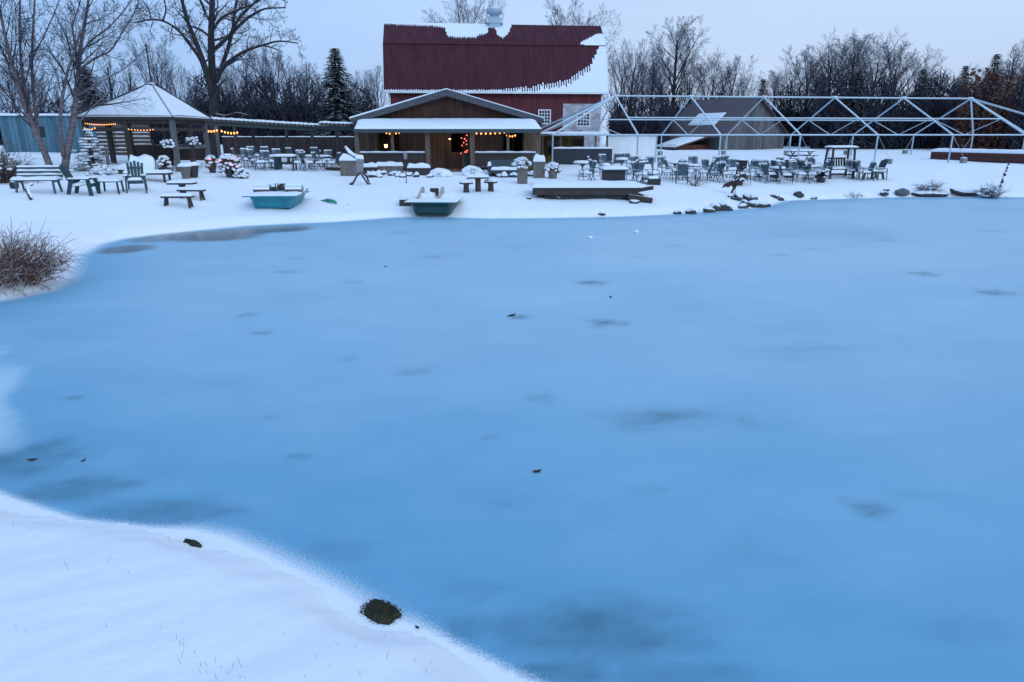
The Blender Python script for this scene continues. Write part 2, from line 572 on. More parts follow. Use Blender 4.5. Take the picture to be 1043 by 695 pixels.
# thawed dark ice where the attribute says, frayed by noise
dm = nd(nt, 'ShaderNodeMath', operation='MULTIPLY_ADD'); L(n2.outputs['Fac'], dm.inputs[0]); dm.inputs[1].default_value = 1.3; dm.inputs[2].default_value = .32
dn = nd(nt, 'ShaderNodeMath', operation='MULTIPLY'); L(aD.outputs['Fac'], dn.inputs[0]); L(dm.outputs[0], dn.inputs[1]); dn.use_clamp = True
base = mixrgb(nt, dn.outputs[0], base, (.06, .165, .235))
base = mixrgb(nt, aW.outputs['Fac'], base, (.03, .075, .10))
# dusting of snow along the banks: grains scattered by fine noise
fm = nd(nt, 'ShaderNodeMath', operation='ADD'); L(aF.outputs['Fac'], fm.inputs[0]); L(n3.outputs['Fac'], fm.inputs[1])
fr = nd(nt, 'ShaderNodeMapRange'); fr.inputs['From Min'].default_value = .72; fr.inputs['From Max'].default_value = 1.15; L(fm.outputs[0], fr.inputs['Value'])
fg = nd(nt, 'ShaderNodeMath', operation='GREATER_THAN'); L(aF.outputs['Fac'], fg.inputs[0]); fg.inputs[1].default_value = .01
fx = nd(nt, 'ShaderNodeMath', operation='MULTIPLY'); L(fr.outputs[0], fx.inputs[0]); L(fg.outputs[0], fx.inputs[1])
base = mixrgb(nt, fx.outputs[0], base, (.86, .88, .91))
L(base, b.inputs['Base Color'])
rr = nd(nt, 'ShaderNodeMapRange'); rr.inputs['To Min'].default_value = .45; rr.inputs['To Max'].default_value = .16; L(aW.outputs['Fac'], rr.inputs['Value'])
L(rr.outputs[0], b.inputs['Roughness']); b.inputs['IOR'].default_value = 1.31; b.inputs['Specular IOR Level'].default_value = .45
bp = nd(nt, 'ShaderNodeBump'); bp.inputs['Strength'].default_value = .06; bp.inputs['Distance'].default_value = .02
L(n2.outputs['Fac'], bp.inputs['Height']); L(bp.outputs[0], b.inputs['Normal'])
ys = spaced([(-1.5, 8, .07), (8, 16, .14), (16, 40, .2)])
ss = np.linspace(-1, 1, 420)
YY = np.repeat(ys, len(ss)); SS = np.tile(ss, len(ys))
XX = np.where(SS < 0, SS * (6 + np.clip(YY + 2, 0, 99) * 1.15), SS * (10 + np.clip(YY + 2, 0, 99) * 1.0))
XX = np.clip(XX, -19, 49)
d = sdist(XX, YY)
nx, ny = len(ss), len(ys)
i = np.arange((ny - 1) * (nx - 1)); r = i // (nx - 1); c = i % (nx - 1); a = r * nx + c
f = np.stack([a, a + 1, a + nx + 1, a + nx], 1)
keep = np.min(d[f], axis=1) < .7
f = f[keep]
used = np.unique(f); rm = np.full(len(XX), -1); rm[used] = np.arange(len(used)); f = rm[f]
XX, YY, d = XX[used], YY[used], d[used]
dark = np.zeros_like(XX); wet = np.zeros_like(XX); lite = np.zeros_like(XX)
PATCH = [(605, 288, 20, 4, .85), (618, 330, 30, 6, .7), (690, 425, 85, 18, .6), (760, 430, 22, 9, .4), (545, 405, 26, 8, .45), (420, 379, 26, 5, .5), (1015, 298, 24, 4, 1),
         (943, 279, 20, 3, .8), (888, 518, 26, 14, .6), (940, 505, 50, 5, .25), (795, 260, 14, 2.2, .5), (295, 277, 16, 2.2, .6), (300, 263, 15, 2, .55), (358, 287, 14, 2.5, .6),
         (252, 321, 15, 4, .7), (268, 339, 14, 3.5, .6), (75, 405, 16, 4, .6), (235, 390, 15, 4, .4), (300, 467, 20, 6, .55), (515, 515, 22, 9, .4), (530, 323, 16, 3.5, .7),
         (30, 470, 90, 28, .8), (75, 500, 120, 26, .8), (600, 650, 160, 50, .85), (560, 690, 130, 30, .7), (170, 520, 110, 22, .6), (700, 690, 120, 26, .5), (470, 640, 70, 24, .5), (440, 262, 14, 1.8, .5), (830, 254, 14, 1.5, .4), (690, 250, 20, 1.8, .4), (410, 237, 14, 1.5, .5),
         (500, 446, 16, 6, .3), (1010, 236, 18, 1.6, .4), (650, 261, 14, 1.8, .4), (840, 355, 90, 3, .16), (900, 245, 14, 1.5, .35), (355, 365, 14, 4, .35), (280, 425, 16, 5, .3),
         (760, 560, 60, 22, .2), (660, 500, 30, 9, .2), (80, 255, 18, 2.2, .5), (985, 640, 60, 30, .2), (330, 560, 60, 14, .3), (485, 600, 40, 16, .3)]
for px, py, rx, ry, s in PATCH:
    c0 = P0(px, py); c1 = P0(px, py - ry); c2 = P0(px, py + ry); c3 = P0(px + rx, py)
    ex = (XX - c0[0]) / (c3[0] - c0[0]); ey = (YY - c0[1]) / ((c1[1] - c2[1]) / 2)
    m_ = (np.abs(ex) < 2.6) & (np.abs(ey) < 2.6)
    e1, e2 = ex[m_], ey[m_]
    w1 = fbm(e1 * 1.5 + 9, e2 * 1.5 + 7, px, 5); w2 = fbm(e1 * 1.5 + 20, e2 * 1.5 + 31, py + 500, 5)
    q = np.hypot(e1 + 1.5 * w1, e2 + 1.3 * w2)
    streak = fbm(e1 * 1.5 + 5, e2 * 2.0 + 3, px + py, 5)
    val = .85 * s * (.7 * sstep(1.2, .15, q) + .45 * sstep(.75, .3, q + .5 * streak)) * np.clip(.8 + 1.7 * streak, .12, 1.25)
    dark[m_] = np.maximum(dark[m_], np.clip(val, 0, 1))
for px, py, rx, ry, s in [(130, 254, 27, 5, .85), (205, 240.5, 66, 6, .9), (285, 233.5, 34, 4, .95), (248, 236.5, 36, 4, .9), (165, 243, 36, 4, .7)]:
    c0 = P0(px, py); c1 = P0(px, py - ry); c2 = P0(px, py + ry); c3 = P0(px + rx, py)
    q = np.hypot((XX - c0[0]) / (c3[0] - c0[0]), (YY - c0[1]) / ((c1[1] - c2[1]) / 2)) + .12 * wob(XX, YY, 1.2)
    wet = np.maximum(wet, s * sstep(1.15, .6, q))
# a drift of thin snow at the left edge of the ice, as a stain with its own outline on the sheet
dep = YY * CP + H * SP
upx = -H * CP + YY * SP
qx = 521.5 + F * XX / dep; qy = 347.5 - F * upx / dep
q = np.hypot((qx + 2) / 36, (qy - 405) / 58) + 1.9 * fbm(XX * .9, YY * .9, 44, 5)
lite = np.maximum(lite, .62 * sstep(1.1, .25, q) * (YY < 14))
di = np.clip(-d, 0, None)
wid = np.where(YY < 12, .055 + .13 * sstep(-3.2, -2.2, XX) * sstep(-.1, -.9, XX) + .03 * wob(XX, YY, 1.9), .35)
frost = np.exp(-di / np.clip(wid, .08, 1)) * .95 * np.where(d > -6 * wid, 1, 0)
v = np.stack([XX, YY, np.zeros_like(XX)], 1)
dust_sheen = .06 + .37 * sstep(2.5, 17, YY) * (.60 + .40 * sstep(-11, -1.5, XX + .25 * (12 - YY))) + .26 * fbm(XX * .22, YY * .22, 3, 4) + .20 * fbm(XX * .7, YY * 1.1, 8, 5) + .05 * sstep(-.5, -4, d)  # paler with distance and to the middle: painted sky sheen over snowy mottling
dust_sheen = np.clip(dust_sheen * sstep(-.05, -2.2, d + .6 * fbm(XX * .5, YY * .5, 21)) ** .6, 0, 1)
dust_sheen = np.maximum(dust_sheen, lite * (1 + .3 * wob(XX, YY, 1.1)))
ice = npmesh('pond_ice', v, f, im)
for nm, ar in (('dark', dark), ('frost', frost), ('wet', wet), ('dust_sheen', dust_sheen)):
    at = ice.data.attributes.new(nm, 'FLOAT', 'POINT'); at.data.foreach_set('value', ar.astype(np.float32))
tag(ice, kind='structure')
# ------------------------------------------------------------------ trees


def rv(rg):
    return Vector((rg.gauss(0, 1), rg.gauss(0, 1), rg.gauss(0, 1)))


NSEG = [8, 6, 4, 3, 2, 2]
SIDES = [8, 6, 4, 3, 3, 3]


def grow(mbs, rg, p, d, Ln, r, lev, P):
    n = NSEG[lev]
    pts = [p.copy()]; ds = [d.copy()]
    for i in range(n):
        d = (d + rv(rg) * P['jit'][lev] + Vector((0, 0, P['up'][lev]))).normalized()
        p = p + d * (Ln / n)
        pts.append(p.copy()); ds.append(d.copy())
    tip = max(.12, P['taper'])
    rad = [max(r * (1 - (1 - tip) * i / n), P['rmin']) for i in range(n + 1)]
    mbs[0 if lev <= P['trunklev'] else 1].tube(pts, rad, SIDES[lev], cap=False)
    spawn(mbs, rg, pts, rad, Ln, lev, P)


def spawn(mbs, rg, pts, rad, Ln, lev, P, start=None, count=None, span=None):
    if lev >= P['max']: return
    n = len(pts) - 1
    st = P['start'][lev] if start is None else start
    k = P['kids'][lev] if count is None else count
    rot = rg.uniform(0, 6.28)
    for j in range(k):
        fr = st + (1 - st) * (j + rg.random()) / k
        fi = min(fr * n, n - 1e-3); i = int(fi); t = fi - i
        pos = pts[i].lerp(pts[i + 1], t)
        dd = (pts[i + 1] - pts[i]).normalized()
        rot += 2.4 + rg.uniform(-.5, .5)
        a = dd.orthogonal().normalized(); b2 = dd.cross(a)
        sd_ = a * math.cos(rot) + b2 * math.sin(rot)
        ang = R(rg.uniform(*P['ang'][lev]))
        nd_ = dd * math.cos(ang) + sd_ * math.sin(ang)
        Lk = Ln * P['ratio'][lev] * rg.uniform(.7, 1.15) * (1.15 - .6 * (fr - st) / (1 - st))
        rk = max((rad[i] * (1 - t) + rad[i + 1] * t) * P['rr'], P['rmin'])
        grow(mbs, rg, pos, nd_, Lk, rk, lev + 1, P)


PB_ = dict(jit=[.05, .10, .14, .18, .2, .2], up=[.02, .06, .05, .04, .03, .03], taper=.25, rmin=.007, trunklev=1,
           start=[.28, .25, .2, .15, .15], kids=[11, 7, 6, 5, 0], ratio=[.55, .52, .5, .5, .5], ang=[(28, 55), (30, 55), (30, 60), (30, 60), (30, 60)], rr=.52, max=4)


def bare_tree(name, label, h, r, seed, loc, group=None, P=None, cat='tree', tw=None, bk=None):
    rg = random.Random(seed)
    q = dict(PB_); q.update(P or {})
    mbs = [MB(), MB()]
    grow(mbs, rg, Vector((0, 0, -.3)), Vector((rg.uniform(-.04, .04), rg.uniform(-.04, .04), 1)), h * .86, r, 0, q)
    t = thing(name, label, cat, loc, 0, group)
    mbs[0].build('trunk', bk or bark, t)
    mbs[1].build('crown', tw or woodtwig, t)
    return t


def conifer(name, label, h, rb, seed, loc, group=None, dens=1.0, bare=.06, snowy=False, cat='tree', leafm=None):
    rg = random.Random(seed)
    t = thing(name, label, cat, loc, 0, group)
    mb = MB(); mb.tube([(0, 0, -.2), (0, 0, h * .5), (0, 0, h * .98)], [rb * .07 + .02, rb * .045, .01], 6)
    mb.build('trunk', bark, t)
    cr = MB(); sn = MB()
    z = h * bare
    while z < h * .985:
        fr = (z / h - bare) / (1 - bare)
        rad = rb * (1 - fr) ** .75 * rg.uniform(.8, 1.12) + .04
        nb = int((5 + 9 * (1 - fr)) * dens)
        a0 = rg.uniform(0, 6.28)
        for k in range(nb):
            a = a0 + 6.283 * k / nb + rg.uniform(-.25, .25)
            rl = rad * rg.uniform(.65, 1.1)
            up = .25 * fr - .22 * (1 - fr)
            ns = max(3, int(rl / (h * .016)))
            ca, sa = math.cos(a), math.sin(a)
            for i in range(ns):
                q = (i + .6) / ns
                px, py, pz = ca * rl * q, sa * rl * q, z + rl * (up * q - .12 * q * q)
                wd = (.5 + .5 * (1 - q)) * h * .035
                for e in range(2):
                    l = h * .036 * rg.uniform(.7, 1.5); s_ = rg.uniform(-1, 1)
                    ox, oy = ca * l - sa * s_ * wd * 1.7, sa * l + ca * s_ * wd * 1.7
                    w2 = h * .0125
                    cr.add([(px - sa * w2, py + ca * w2, pz), (px + sa * w2, py - ca * w2, pz),
                            (px + ox, py + oy, pz - rg.uniform(0, .02) * h)], [(0, 1, 2)])
            if snowy and rg.random() < .42:
                q = rg.uniform(.45, .95)
                sn.blob((ca * rl * q, sa * rl * q, z + rl * (up * q - .12 * q * q) + .03), (h * .075 * rg.uniform(.7, 1.5), h * .06, h * .028), rg.random(), .25, 8, 5)
        z += h * (.017 if not snowy else .07) * rg.uniform(.8, 1.2)
    cr.build('crown', leafm or needle, t)
    if snowy: sn.build('snow', snow, t, True)
    return t


def limb(mb, px, Y, dY, r0, r1, n=8):
    """a main limb through photo points, drifting dY metres in depth over its length"""
    pts = []
    m = len(px)
    for i, (a, b_) in enumerate(px):
        yy = Y + dY * i / (m - 1)
        pts.append(Vector(PY(a, b_, yy)))
    # smooth
    sm = []
    for i in range(m - 1):
        p0 = pts[max(i - 1, 0)]; p1 = pts[i]; p2 = pts[i + 1]; p3 = pts[min(i + 2, m - 1)]
        for k in range(3):
            t = k / 3
            sm.append(.5 * ((2 * p1) + (p2 - p0) * t + (2 * p0 - 5 * p1 + 4 * p2 - p3) * t * t + (3 * p1 - p0 - 3 * p2 + p3) * t ** 3))
    sm.append(pts[-1])
    rad = [r0 + (r1 - r0) * i / (len(sm) - 1) for i in range(len(sm))]
    mb.tube(sm, rad, n)
    return sm, rad


def limb_tree(name, label, base, limbs, P, seed, bk, tw, rs=1.0):
    rg = random.Random(seed)
    tr = MB(); cr = MB()
    for L_ in limbs:
        pts, rad = limb(tr, L_['px'], L_['Y'], L_.get('dY', 0), L_['r'][0] * rs, L_['r'][1] * rs)
        tot = sum((pts[i + 1] - pts[i]).length for i in range(len(pts) - 1))
        spawn([tr, cr], rg, pts, rad, L_.get('len', tot * .7), L_.get('lev', 1), P, L_.get('start', .3), L_.get('kids', 8))
    o = thing(name, label, 'tree', base)
    off = Vector(base)
    for m_ in (tr, cr):
        m_.v = [(a - off.x, b_ - off.y, c_ - off.z) for a, b_, c_ in m_.v]
    tr.build('trunk', bk, o, True); cr.build('crown', tw, o)
    return o


# the two leaning clumps on the left bank
PL = dict(PB_); PL.update(trunklev=0, rmin=.006, kids=[8, 9, 8, 6, 0], ratio=[.5, .46, .5, .5, .5], up=[.02, .10, .08, .05, .03, .03], ang=[(25, 50), (25, 50), (30, 60), (30, 60), (30, 60)], rr=.42)
YB = GP(50, 174)[1]
b1 = GP(51, 174)
yb = b1[1]
limb_tree('birch_tree', 'leaning bare birch with three stems and snow up its trunk, left of the forked birch', b1, [
    dict(px=[(54, 178), (44, 152), (34, 130), (24, 104), (14, 72), (5, 36), (-4, -10)], Y=yb, dY=-1.0, r=(.26, .08), kids=20, start=.3),
    dict(px=[(34, 130), (28, 100), (22, 70), (20, 30), (21, -14)], Y=yb - .3, dY=.8, r=(.14, .06), kids=15, start=.2),
    dict(px=[(39, 140), (36, 112), (33, 80), (33, 45), (36, -10)], Y=yb - .2, dY=1.6, r=(.15, .06), kids=16, start=.25),
    dict(px=[(33, 60), (44, 38), (56, 12), (64, -12)], Y=yb + .9, dY=.6, r=(.06, .03), kids=6, start=.2, lev=2, len=2.2),
    dict(px=[(26, 108), (12, 96), (2, 90), (-14, 86)], Y=yb - .5, dY=-1.2, r=(.09, .04), kids=7, start=.2),
], PL, 3, birchbark, twigm, .62)
b2 = GP(65, 174)
yb = b2[1]
limb_tree('birch_tree', 'forked bare birch with snow in its crotch, right of the leaning birch', b2, [
    dict(px=[(65, 178), (68, 158), (72, 136), (76, 112), (79, 82), (82, 50), (88, 14), (92, -14)], Y=yb, dY=.4, r=(.30, .07), kids=18, start=.4),
    dict(px=[(65, 160), (61, 135), (63, 105), (68, 76), (77, 50), (82, 30)], Y=yb - .1, dY=-.9, r=(.17, .06), kids=14, start=.3),
    dict(px=[(78, 66), (76, 44), (74, 26), (80, 8), (84, -12)], Y=yb + .2, dY=1.4, r=(.08, .04), kids=7, start=.2),
    dict(px=[(78, 62), (92, 42), (106, 32), (122, 16), (140, -8)], Y=yb + .2, dY=-1.5, r=(.09, .035), kids=8, start=.2),
    dict(px=[(80, 72), (96, 60), (112, 52), (124, 34), (136, 14), (144, -6)], Y=yb + .2, dY=1.0, r=(.09, .035), kids=8, start=.2),
    dict(px=[(77, 104), (64, 70), (52, 54), (44, 48)], Y=yb, dY=1.2, r=(.06, .02), kids=6, start=.2, lev=2, len=2.2),
    dict(px=[(78, 98), (98, 86), (116, 76), (132, 66), (150, 48)], Y=yb, dY=-1.2, r=(.07, .025), kids=7, start=.2, lev=2, len=2.2),
    dict(px=[(70, 140), (86, 118), (100, 104), (112, 92)], Y=yb, dY=1.4, r=(.06, .02), kids=6, start=.3, lev=2, len=1.8),
], PL, 5, birchbark, twigm, .62)

# the big oak behind the pergola
PO = dict(PB_); PO.update(trunklev=0, rmin=.009, kids=[8, 9, 7, 6, 0], ratio=[.5, .34, .5, .5, .5], up=[0, .07, .05, .03, .03, .03], jit=[.05, .16, .2, .24, .25, .25], ang=[(30, 60), (35, 70), (35, 70), (30, 70), (30, 60)], rr=.40)
YO = 49.0
ob = (X(217, 150, YO), YO, gz(X(217, 150, YO), YO))
limb_tree('oak_tree', 'big dark spreading bare oak behind the pergola beside the gazebo', ob, [
    dict(px=[(219, 172), (218, 130), (217, 100), (216, 70), (215, 40), (216, 10), (217, -25)], Y=YO, dY=.5, r=(.42, .20), kids=10, start=.45),
    dict(px=[(215, 98), (212, 78), (204, 54), (195, 32), (188, 12), (182, -16)], Y=YO, dY=-1.2, r=(.24, .12), kids=11, start=.3),
    dict(px=[(212, 84), (205, 62), (194, 46), (182, 31), (168, 22), (154, 20), (138, 23)], Y=YO, dY=1.5, r=(.19, .06), kids=12, start=.25),
    dict(px=[(166, 21), (169, 8), (163, -12)], Y=YO + 1.0, dY=.6, r=(.07, .04), kids=5, start=.1, lev=2, len=2.5),
    dict(px=[(154, 20), (151, 9), (143, -2)], Y=YO + 1.3, dY=.6, r=(.06, .03), kids=5, start=.1, lev=2, len=2.5),
    dict(px=[(218, 86), (225, 70), (232, 50), (237, 30), (239, 12), (244, -14)], Y=YO + .2, dY=1.6, r=(.20, .09), kids=10, start=.3),
    dict(px=[(219, 50), (234, 36), (246, 24), (256, 16), (270, 9), (291, 8)], Y=YO, dY=-1.6, r=(.17, .05), kids=12, start=.2),
    dict(px=[(234, 36), (244, 18), (254, 8), (266, -4)], Y=YO - .4, dY=-1.2, r=(.12, .06), kids=8, start=.2),
    dict(px=[(220, 84), (228, 68), (240, 58), (252, 51), (268, 46), (284, 42), (303, 44)], Y=YO, dY=-2.2, r=(.18, .05), kids=14, start=.25),
    dict(px=[(266, 46), (278, 49), (288, 53)], Y=YO - 1.4, dY=-.4, r=(.07, .03), kids=5, start=.2, lev=2, len=2),
    dict(px=[(217, 30), (226, 18), (240, 11), (256, 5), (270, -3)], Y=YO + .3, dY=2.0, r=(.13, .06), kids=9, start=.2),
    dict(px=[(216, 26), (208, 10), (200, -10)], Y=YO + .3, dY=1.0, r=(.12, .07), kids=7, start=.2),
    dict(px=[(219, 94), (226, 84), (232, 80)], Y=YO, dY=-.8, r=(.09, .04), kids=4, start=.3, lev=2, len=2),
    dict(px=[(218, 116), (230, 118), (242, 115), (254, 118)], Y=YO, dY=-1.0, r=(.08, .03), kids=6, start=.3, lev=2, len=2.4),
], PO, 11, bark, twigm, .82)

# prototypes of the wood's bare trees: built at their own first place, then copied
WP = [dict(kids=[15, 10, 8, 6, 0], ratio=[.56, .44, .45, .45, .5], start=[.33, .2, .2, .15, .15], ang=[(30, 55), (28, 50), (28, 50), (30, 55), (30, 60)], up=[.02, .06, .05, .04, .03, .03]), dict(kids=[16, 8, 7, 5, 0], ratio=[.36, .45, .5, .5, .5], start=[.3, .25, .2, .15, .15], ang=[(18, 36), (22, 45), (28, 50), (30, 55), (30, 60)], up=[.02, .10, .07, .05, .03, .03]),
      dict(kids=[14, 11, 8, 6, 0], ratio=[.78, .40, .42, .45, .5], start=[.10, .22, .2, .15, .15], ang=[(16, 48), (24, 45), (28, 50), (30, 55), (30, 60)], up=[.02, .07, .06, .05, .03, .03]),
      dict(kids=[11, 10, 8, 6, 0], ratio=[.72, .40, .42, .45, .5], start=[.12, .25, .2, .15, .15], ang=[(14, 36), (22, 42), (28, 50), (30, 55), (30, 60)], up=[.02, .09, .07, .05, .03, .03])]
for q in WP:
    q['rmin'] = .0062; q['jit'] = [.03, .055, .085, .12, .14, .14]
protos = {}


def wood_tree(px, top, Y, kind, label, group=None, wide=1.0, rz=None):
    """a bare tree of the given kind whose top reaches the given photo height"""
    x = X(px, 140, Y); g = gz(x, Y)
    h = Z(top, Y) - g
    rz = random.uniform(0, 6.28) if rz is None else rz
    if kind not in protos:
        p = bare_tree('bare_tree', label, 12.0, .26, 40 + kind, (x, Y, g), group, WP[kind])
        protos[kind] = (p, max(v.co.z for v in p.children[1].data.vertices))
        p.rotation_euler = (0, 0, rz)
    else:
        p = dup(protos[kind][0], (x, Y, g), rz, label, group)
        if not group and 'group' in p: del p['group']
    s = h / protos[kind][1]
    p.scale = (s * wide, s * wide, s)
    return p


GW = 'bare trees of the wood'
wood_tree(684, 20, 98, 0, 'tall bare tree with a clear trunk and round crown, right of the red barn', wide=1.0, rz=.6)
wood_tree(640, 44, 84, 3, 'slender bare tree closest to the right end of the red barn roof')
wood_tree(662, 48, 96, 1, 'bare tree between the barn roof and the tall round-crowned tree')
wood_tree(475, -6, 88, 2, 'bare tree crown rising behind the barn roof left of the cupola', wide=1.05)
wood_tree(582, 6, 92, 3, 'bare tree tips showing over the right part of the barn roof', wide=1.1)
wood_tree(800, 62, 100, 2, 'bare tree at the left edge of the broad grove behind the tent frame', wide=1.2)
wood_tree(168, 38, 60, 2, 'bare bushy tree between the gazebo roof and the oak', wide=.8)
wood_tree(1018, 42, 84, 1, 'twiggy bare tree above the right end of the tent frame')
wood_tree(1046, 50, 80, 2, 'bare tree cut by the right edge of the picture')
wood_tree(22, 70, 66, 3, 'thin bare tree behind the blue shed on the left')
wood_tree(120, 52, 70, 1, 'bare tree behind the pine above the gazebo roof')
for px, top, Y, k in [(700, 58, 100, 3), (722, 56, 100, 2), (740, 60, 98, 3), (755, 76, 108, 3), (672, 68, 104, 3), (630, 58, 104, 3), (652, 62, 110, 2)]:
    wood_tree(px, top, Y, k, 'bare tree in the thicket between the red barn and the gap of open sky', GW + ' left of the sky gap')
for px, top, Y, k in [(818, 50, 92, 3), (838, 42, 90, 2), (862, 37, 88, 0), (884, 38, 94, 2), (904, 46, 92, 3), (786, 74, 100, 3), (922, 60, 98, 3)]:
    wood_tree(px, top, Y, k, 'bare tree in the broad round-topped grove behind the middle of the tent frame', GW + ' in the grove', wide=1.15)
for px, top, Y, k in [(244, 60, 88, 3), (258, 54, 92, 1), (272, 50, 96, 3), (284, 52, 90, 3), (300, 60, 90, 3), (316, 66, 98, 3), (328, 72, 90, 1), (372, 74, 90, 3), (386, 69, 90, 3), (232, 70, 82, 3), (362, 78, 98, 3)]:
    wood_tree(px, top, Y, k, 'slim bare tree in the wood between the oak and the red barn', GW + ' left of the barn', wide=.75)
for px, top, Y, k in [(942, 82, 92, 1), (955, 80, 98, 3), (985, 72, 96, 2), (1008, 64, 100, 3), (1030, 56, 92, 1), (1060, 52, 96, 2), (1075, 48, 90, 3)]:
    wood_tree(px, top, Y, k, 'bare tree among the conifers behind the right end of the tent frame', GW + ' among the conifers')
for px, top, Y, k in [(-10, 60, 64, 1), (46, 78, 72, 3), (66, 84, 76, 1), (96, 78, 74, 3), (140, 60, 80, 1), (186, 66, 72, 3), (200, 74, 78, 1)]:
    wood_tree(px, top, Y, k, 'faint bare tree behind the gazebo and the blue shed', GW + ' behind the gazebo', wide=.8)


def at_tree(px, top, Y):
    x = X(px, 140, Y); g = gz(x, Y)
    return (x, Y, g), Z(top, Y) - g


l, h = at_tree(347, 48, 58)
conifer('spruce_tree', 'dark full spruce standing just left of the red barn', h, 2.9, 21, l, dens=1.7)
l, h = at_tree(98, 66, 52)
conifer('pine_tree', 'dark narrow pine rising behind the left slope of the gazebo roof', h, 2.3, 22, l, dens=1.6, bare=.3)
cp_ = None
for px, top, Y, rb, lab in [(772, 80, 84, 1.9, 'small dark conifer at the gap of open sky behind the grey barn'),
                            (930, 70, 84, 2.2, 'dark conifer at the right foot of the bare grove'),
                            (971, 66, 86, 2.0, 'pointed dark conifer above the end of the tent ridge'),
                            (1000, 54, 88, 2.4, 'tallest dark conifer near the right edge of the picture'),
                            (866, 72, 80, 2.3, 'dark conifer in front of the bare grove, above the tent ridge')]:
    l, h = at_tree(px, top, Y)
    if cp_ is None:
        cp_ = conifer('fir_tree', lab, h, rb, 23, l, dens=1.5); ch_ = h; cr_ = rb
    else:
        q = dup(cp_, l, random.uniform(0, 6), lab); q.scale = (rb / cr_, rb / cr_, h / ch_)

# tangled undergrowth that closes the foot of the wood: nobody could count it
rg = np.random.default_rng(4)


def brush(name, label, spans, n, m, seed, lmin=.6, lmax=1.6, wmin=.012, wmax=.035, flat=None):
    rg = np.random.default_rng(seed)
    vs = []; fs = []
    tot = sum(s[6] for s in spans)
    base = 0
    for (pa, pb, ta, tb, Y0, Y1, wgt) in spans:
        k = int(n * wgt / tot)
        u = rg.random(k); Y = Y0 + (Y1 - Y0) * rg.random(k)
        px = pa + (pb - pa) * u
        x = (px - 521.5) / F * Y * 1.03
        lump = .84 + .07 * np.sin(px * .13 + seed) + .08 * np.sin(px * .051 + 2 * seed) + .06 * np.sin(px * .37 + Y) + .05 * np.sin(px * .83 + 2 * Y)
        lump = lump if flat is None else flat * (lump / .82) ** .3
        topz = np.array([Z(t, y) for t, y in zip(ta + (tb - ta) * u, Y)])
        g = ground(x, Y)
        hh = np.maximum((topz - g) * lump, .5)
        rr_ = rg.random(k)
        z = g + hh * 1.22 * rr_ * (1 - .42 * (rg.random(k) < .8) * rr_)
        z = g + (z - g)
        ln = rg.uniform(lmin, lmax, k); wd = rg.uniform(wmin, wmax, k)
        dx = rg.normal(0, .5, k); dy = rg.normal(0, .5, k); dz = rg.uniform(.2, 1.0, k)
        nn = np.sqrt(dx * dx + dy * dy + dz * dz); dx /= nn; dy /= nn; dz /= nn
        ax = rg.normal(0, 1, k); ay = rg.normal(0, 1, k); az_ = rg.normal(0, .4, k)
        dt = ax * dx + ay * dy + az_ * dz; ax -= dt * dx; ay -= dt * dy; az_ -= dt * dz
        nn = np.sqrt(ax * ax + ay * ay + az_ * az_); ax /= nn; ay /= nn; az_ /= nn
        c = np.stack([x, Y, z], 1); D = np.stack([dx, dy, dz], 1) * ln[:, None] / 2; A = np.stack([ax, ay, az_], 1) * wd[:, None]
        q = np.stack([c - D - A, c - D + A, c + D + A * .4, c + D - A * .4], 1).reshape(-1, 3)
        vs.append(q); fs.append(np.arange(k * 4).reshape(-1, 4) + base); base += k * 4
    o = npmesh(name, np.concatenate(vs), np.concatenate(fs), m, False)
    return tag(o, label, 'undergrowth', None, 'stuff')


brushm = mat('bare undergrowth', (.028, .027, .041), rough=.95, var=.5, scale=.35, bump=0)
brownm = mat('clinging brown oak leaves', (.085, .036, .026), rough=.95, var=.35, scale=.7, bump=0)
brush('undergrowth', 'dark tangled undergrowth closing the foot of the bare wood', [
    (226, 300, 84, 84, 72, 84, 7), (300, 395, 88, 92, 72, 84, 6), (-40, 230, 112, 100, 66, 80, 7), (615, 668, 104, 98, 80, 92, 4), (660, 765, 98, 106, 95, 108, 7),
    (765, 812, 98, 90, 95, 106, 4), (806, 940, 84, 86, 78, 92, 14), (930, 1000, 96, 92, 74, 90, 7), (990, 1120, 84, 74, 72, 90, 12)], 110000, brushm, 2, .7, 2.0, .03, .075)
o = brush('undergrowth', 'rust brown leafy thicket behind the right end of the tent ridge', [(938, 992, 84, 84, 73, 80, 1)], 9000, brownm, 9, .2, .5, .06, .16, flat=.95)
# ------------------------------------------------------------------ red gambrel barn
barn_red = mat('barn red boards', (.115, .013, .020), rough=.75, var=.3, scale=3, stretch=(4, 4, .5), planks=(0, .28))
roof_red = mat('maroon ribbed metal roof', (.074, .021, .032), rough=.7, var=.28, scale=.7, stretch=(3, 1, .6), bump=.05, spec=.15)
white_trim = mat('white painted trim', (.72, .74, .76), rough=.6, var=.1)
white_board = mat('worn whitewashed boards', (.27, .17, .20), rough=.85, var=.2, scale=1.6, stretch=(1, 1, 2.5), col2=(.58, .60, .64))
pa = PY(391, 93, 60.6); pb = PY(619.5, 96, 62.4)
ang = math.atan2(pb[1] - pa[1], pb[0] - pa[0]); BL = math.hypot(pb[0] - pa[0], pb[1] - pa[1])
gb = gz(pa[0] + 8, 63)
barn = thing('barn', 'big red gambrel barn with patchy snow on its maroon metal roof', 'barn', (pa[0], pa[1], gb), ang)
ze = Z(93.5, 60.6) - gb; zb = Z(46, 63.2) - gb; zr = Z(25, 65.6) - gb
ye, yb, yr, yk = 0.0, 1.55, 4.1, 8.2
xw0, xw1 = .35, BL - .35
wf = .45
m = MB(); m.bb(xw0, xw1, wf, wf + .2, -.3, ze - .02); m.bb(xw0, xw1, yk - wf - .2, yk - wf, -.3, ze - .02)
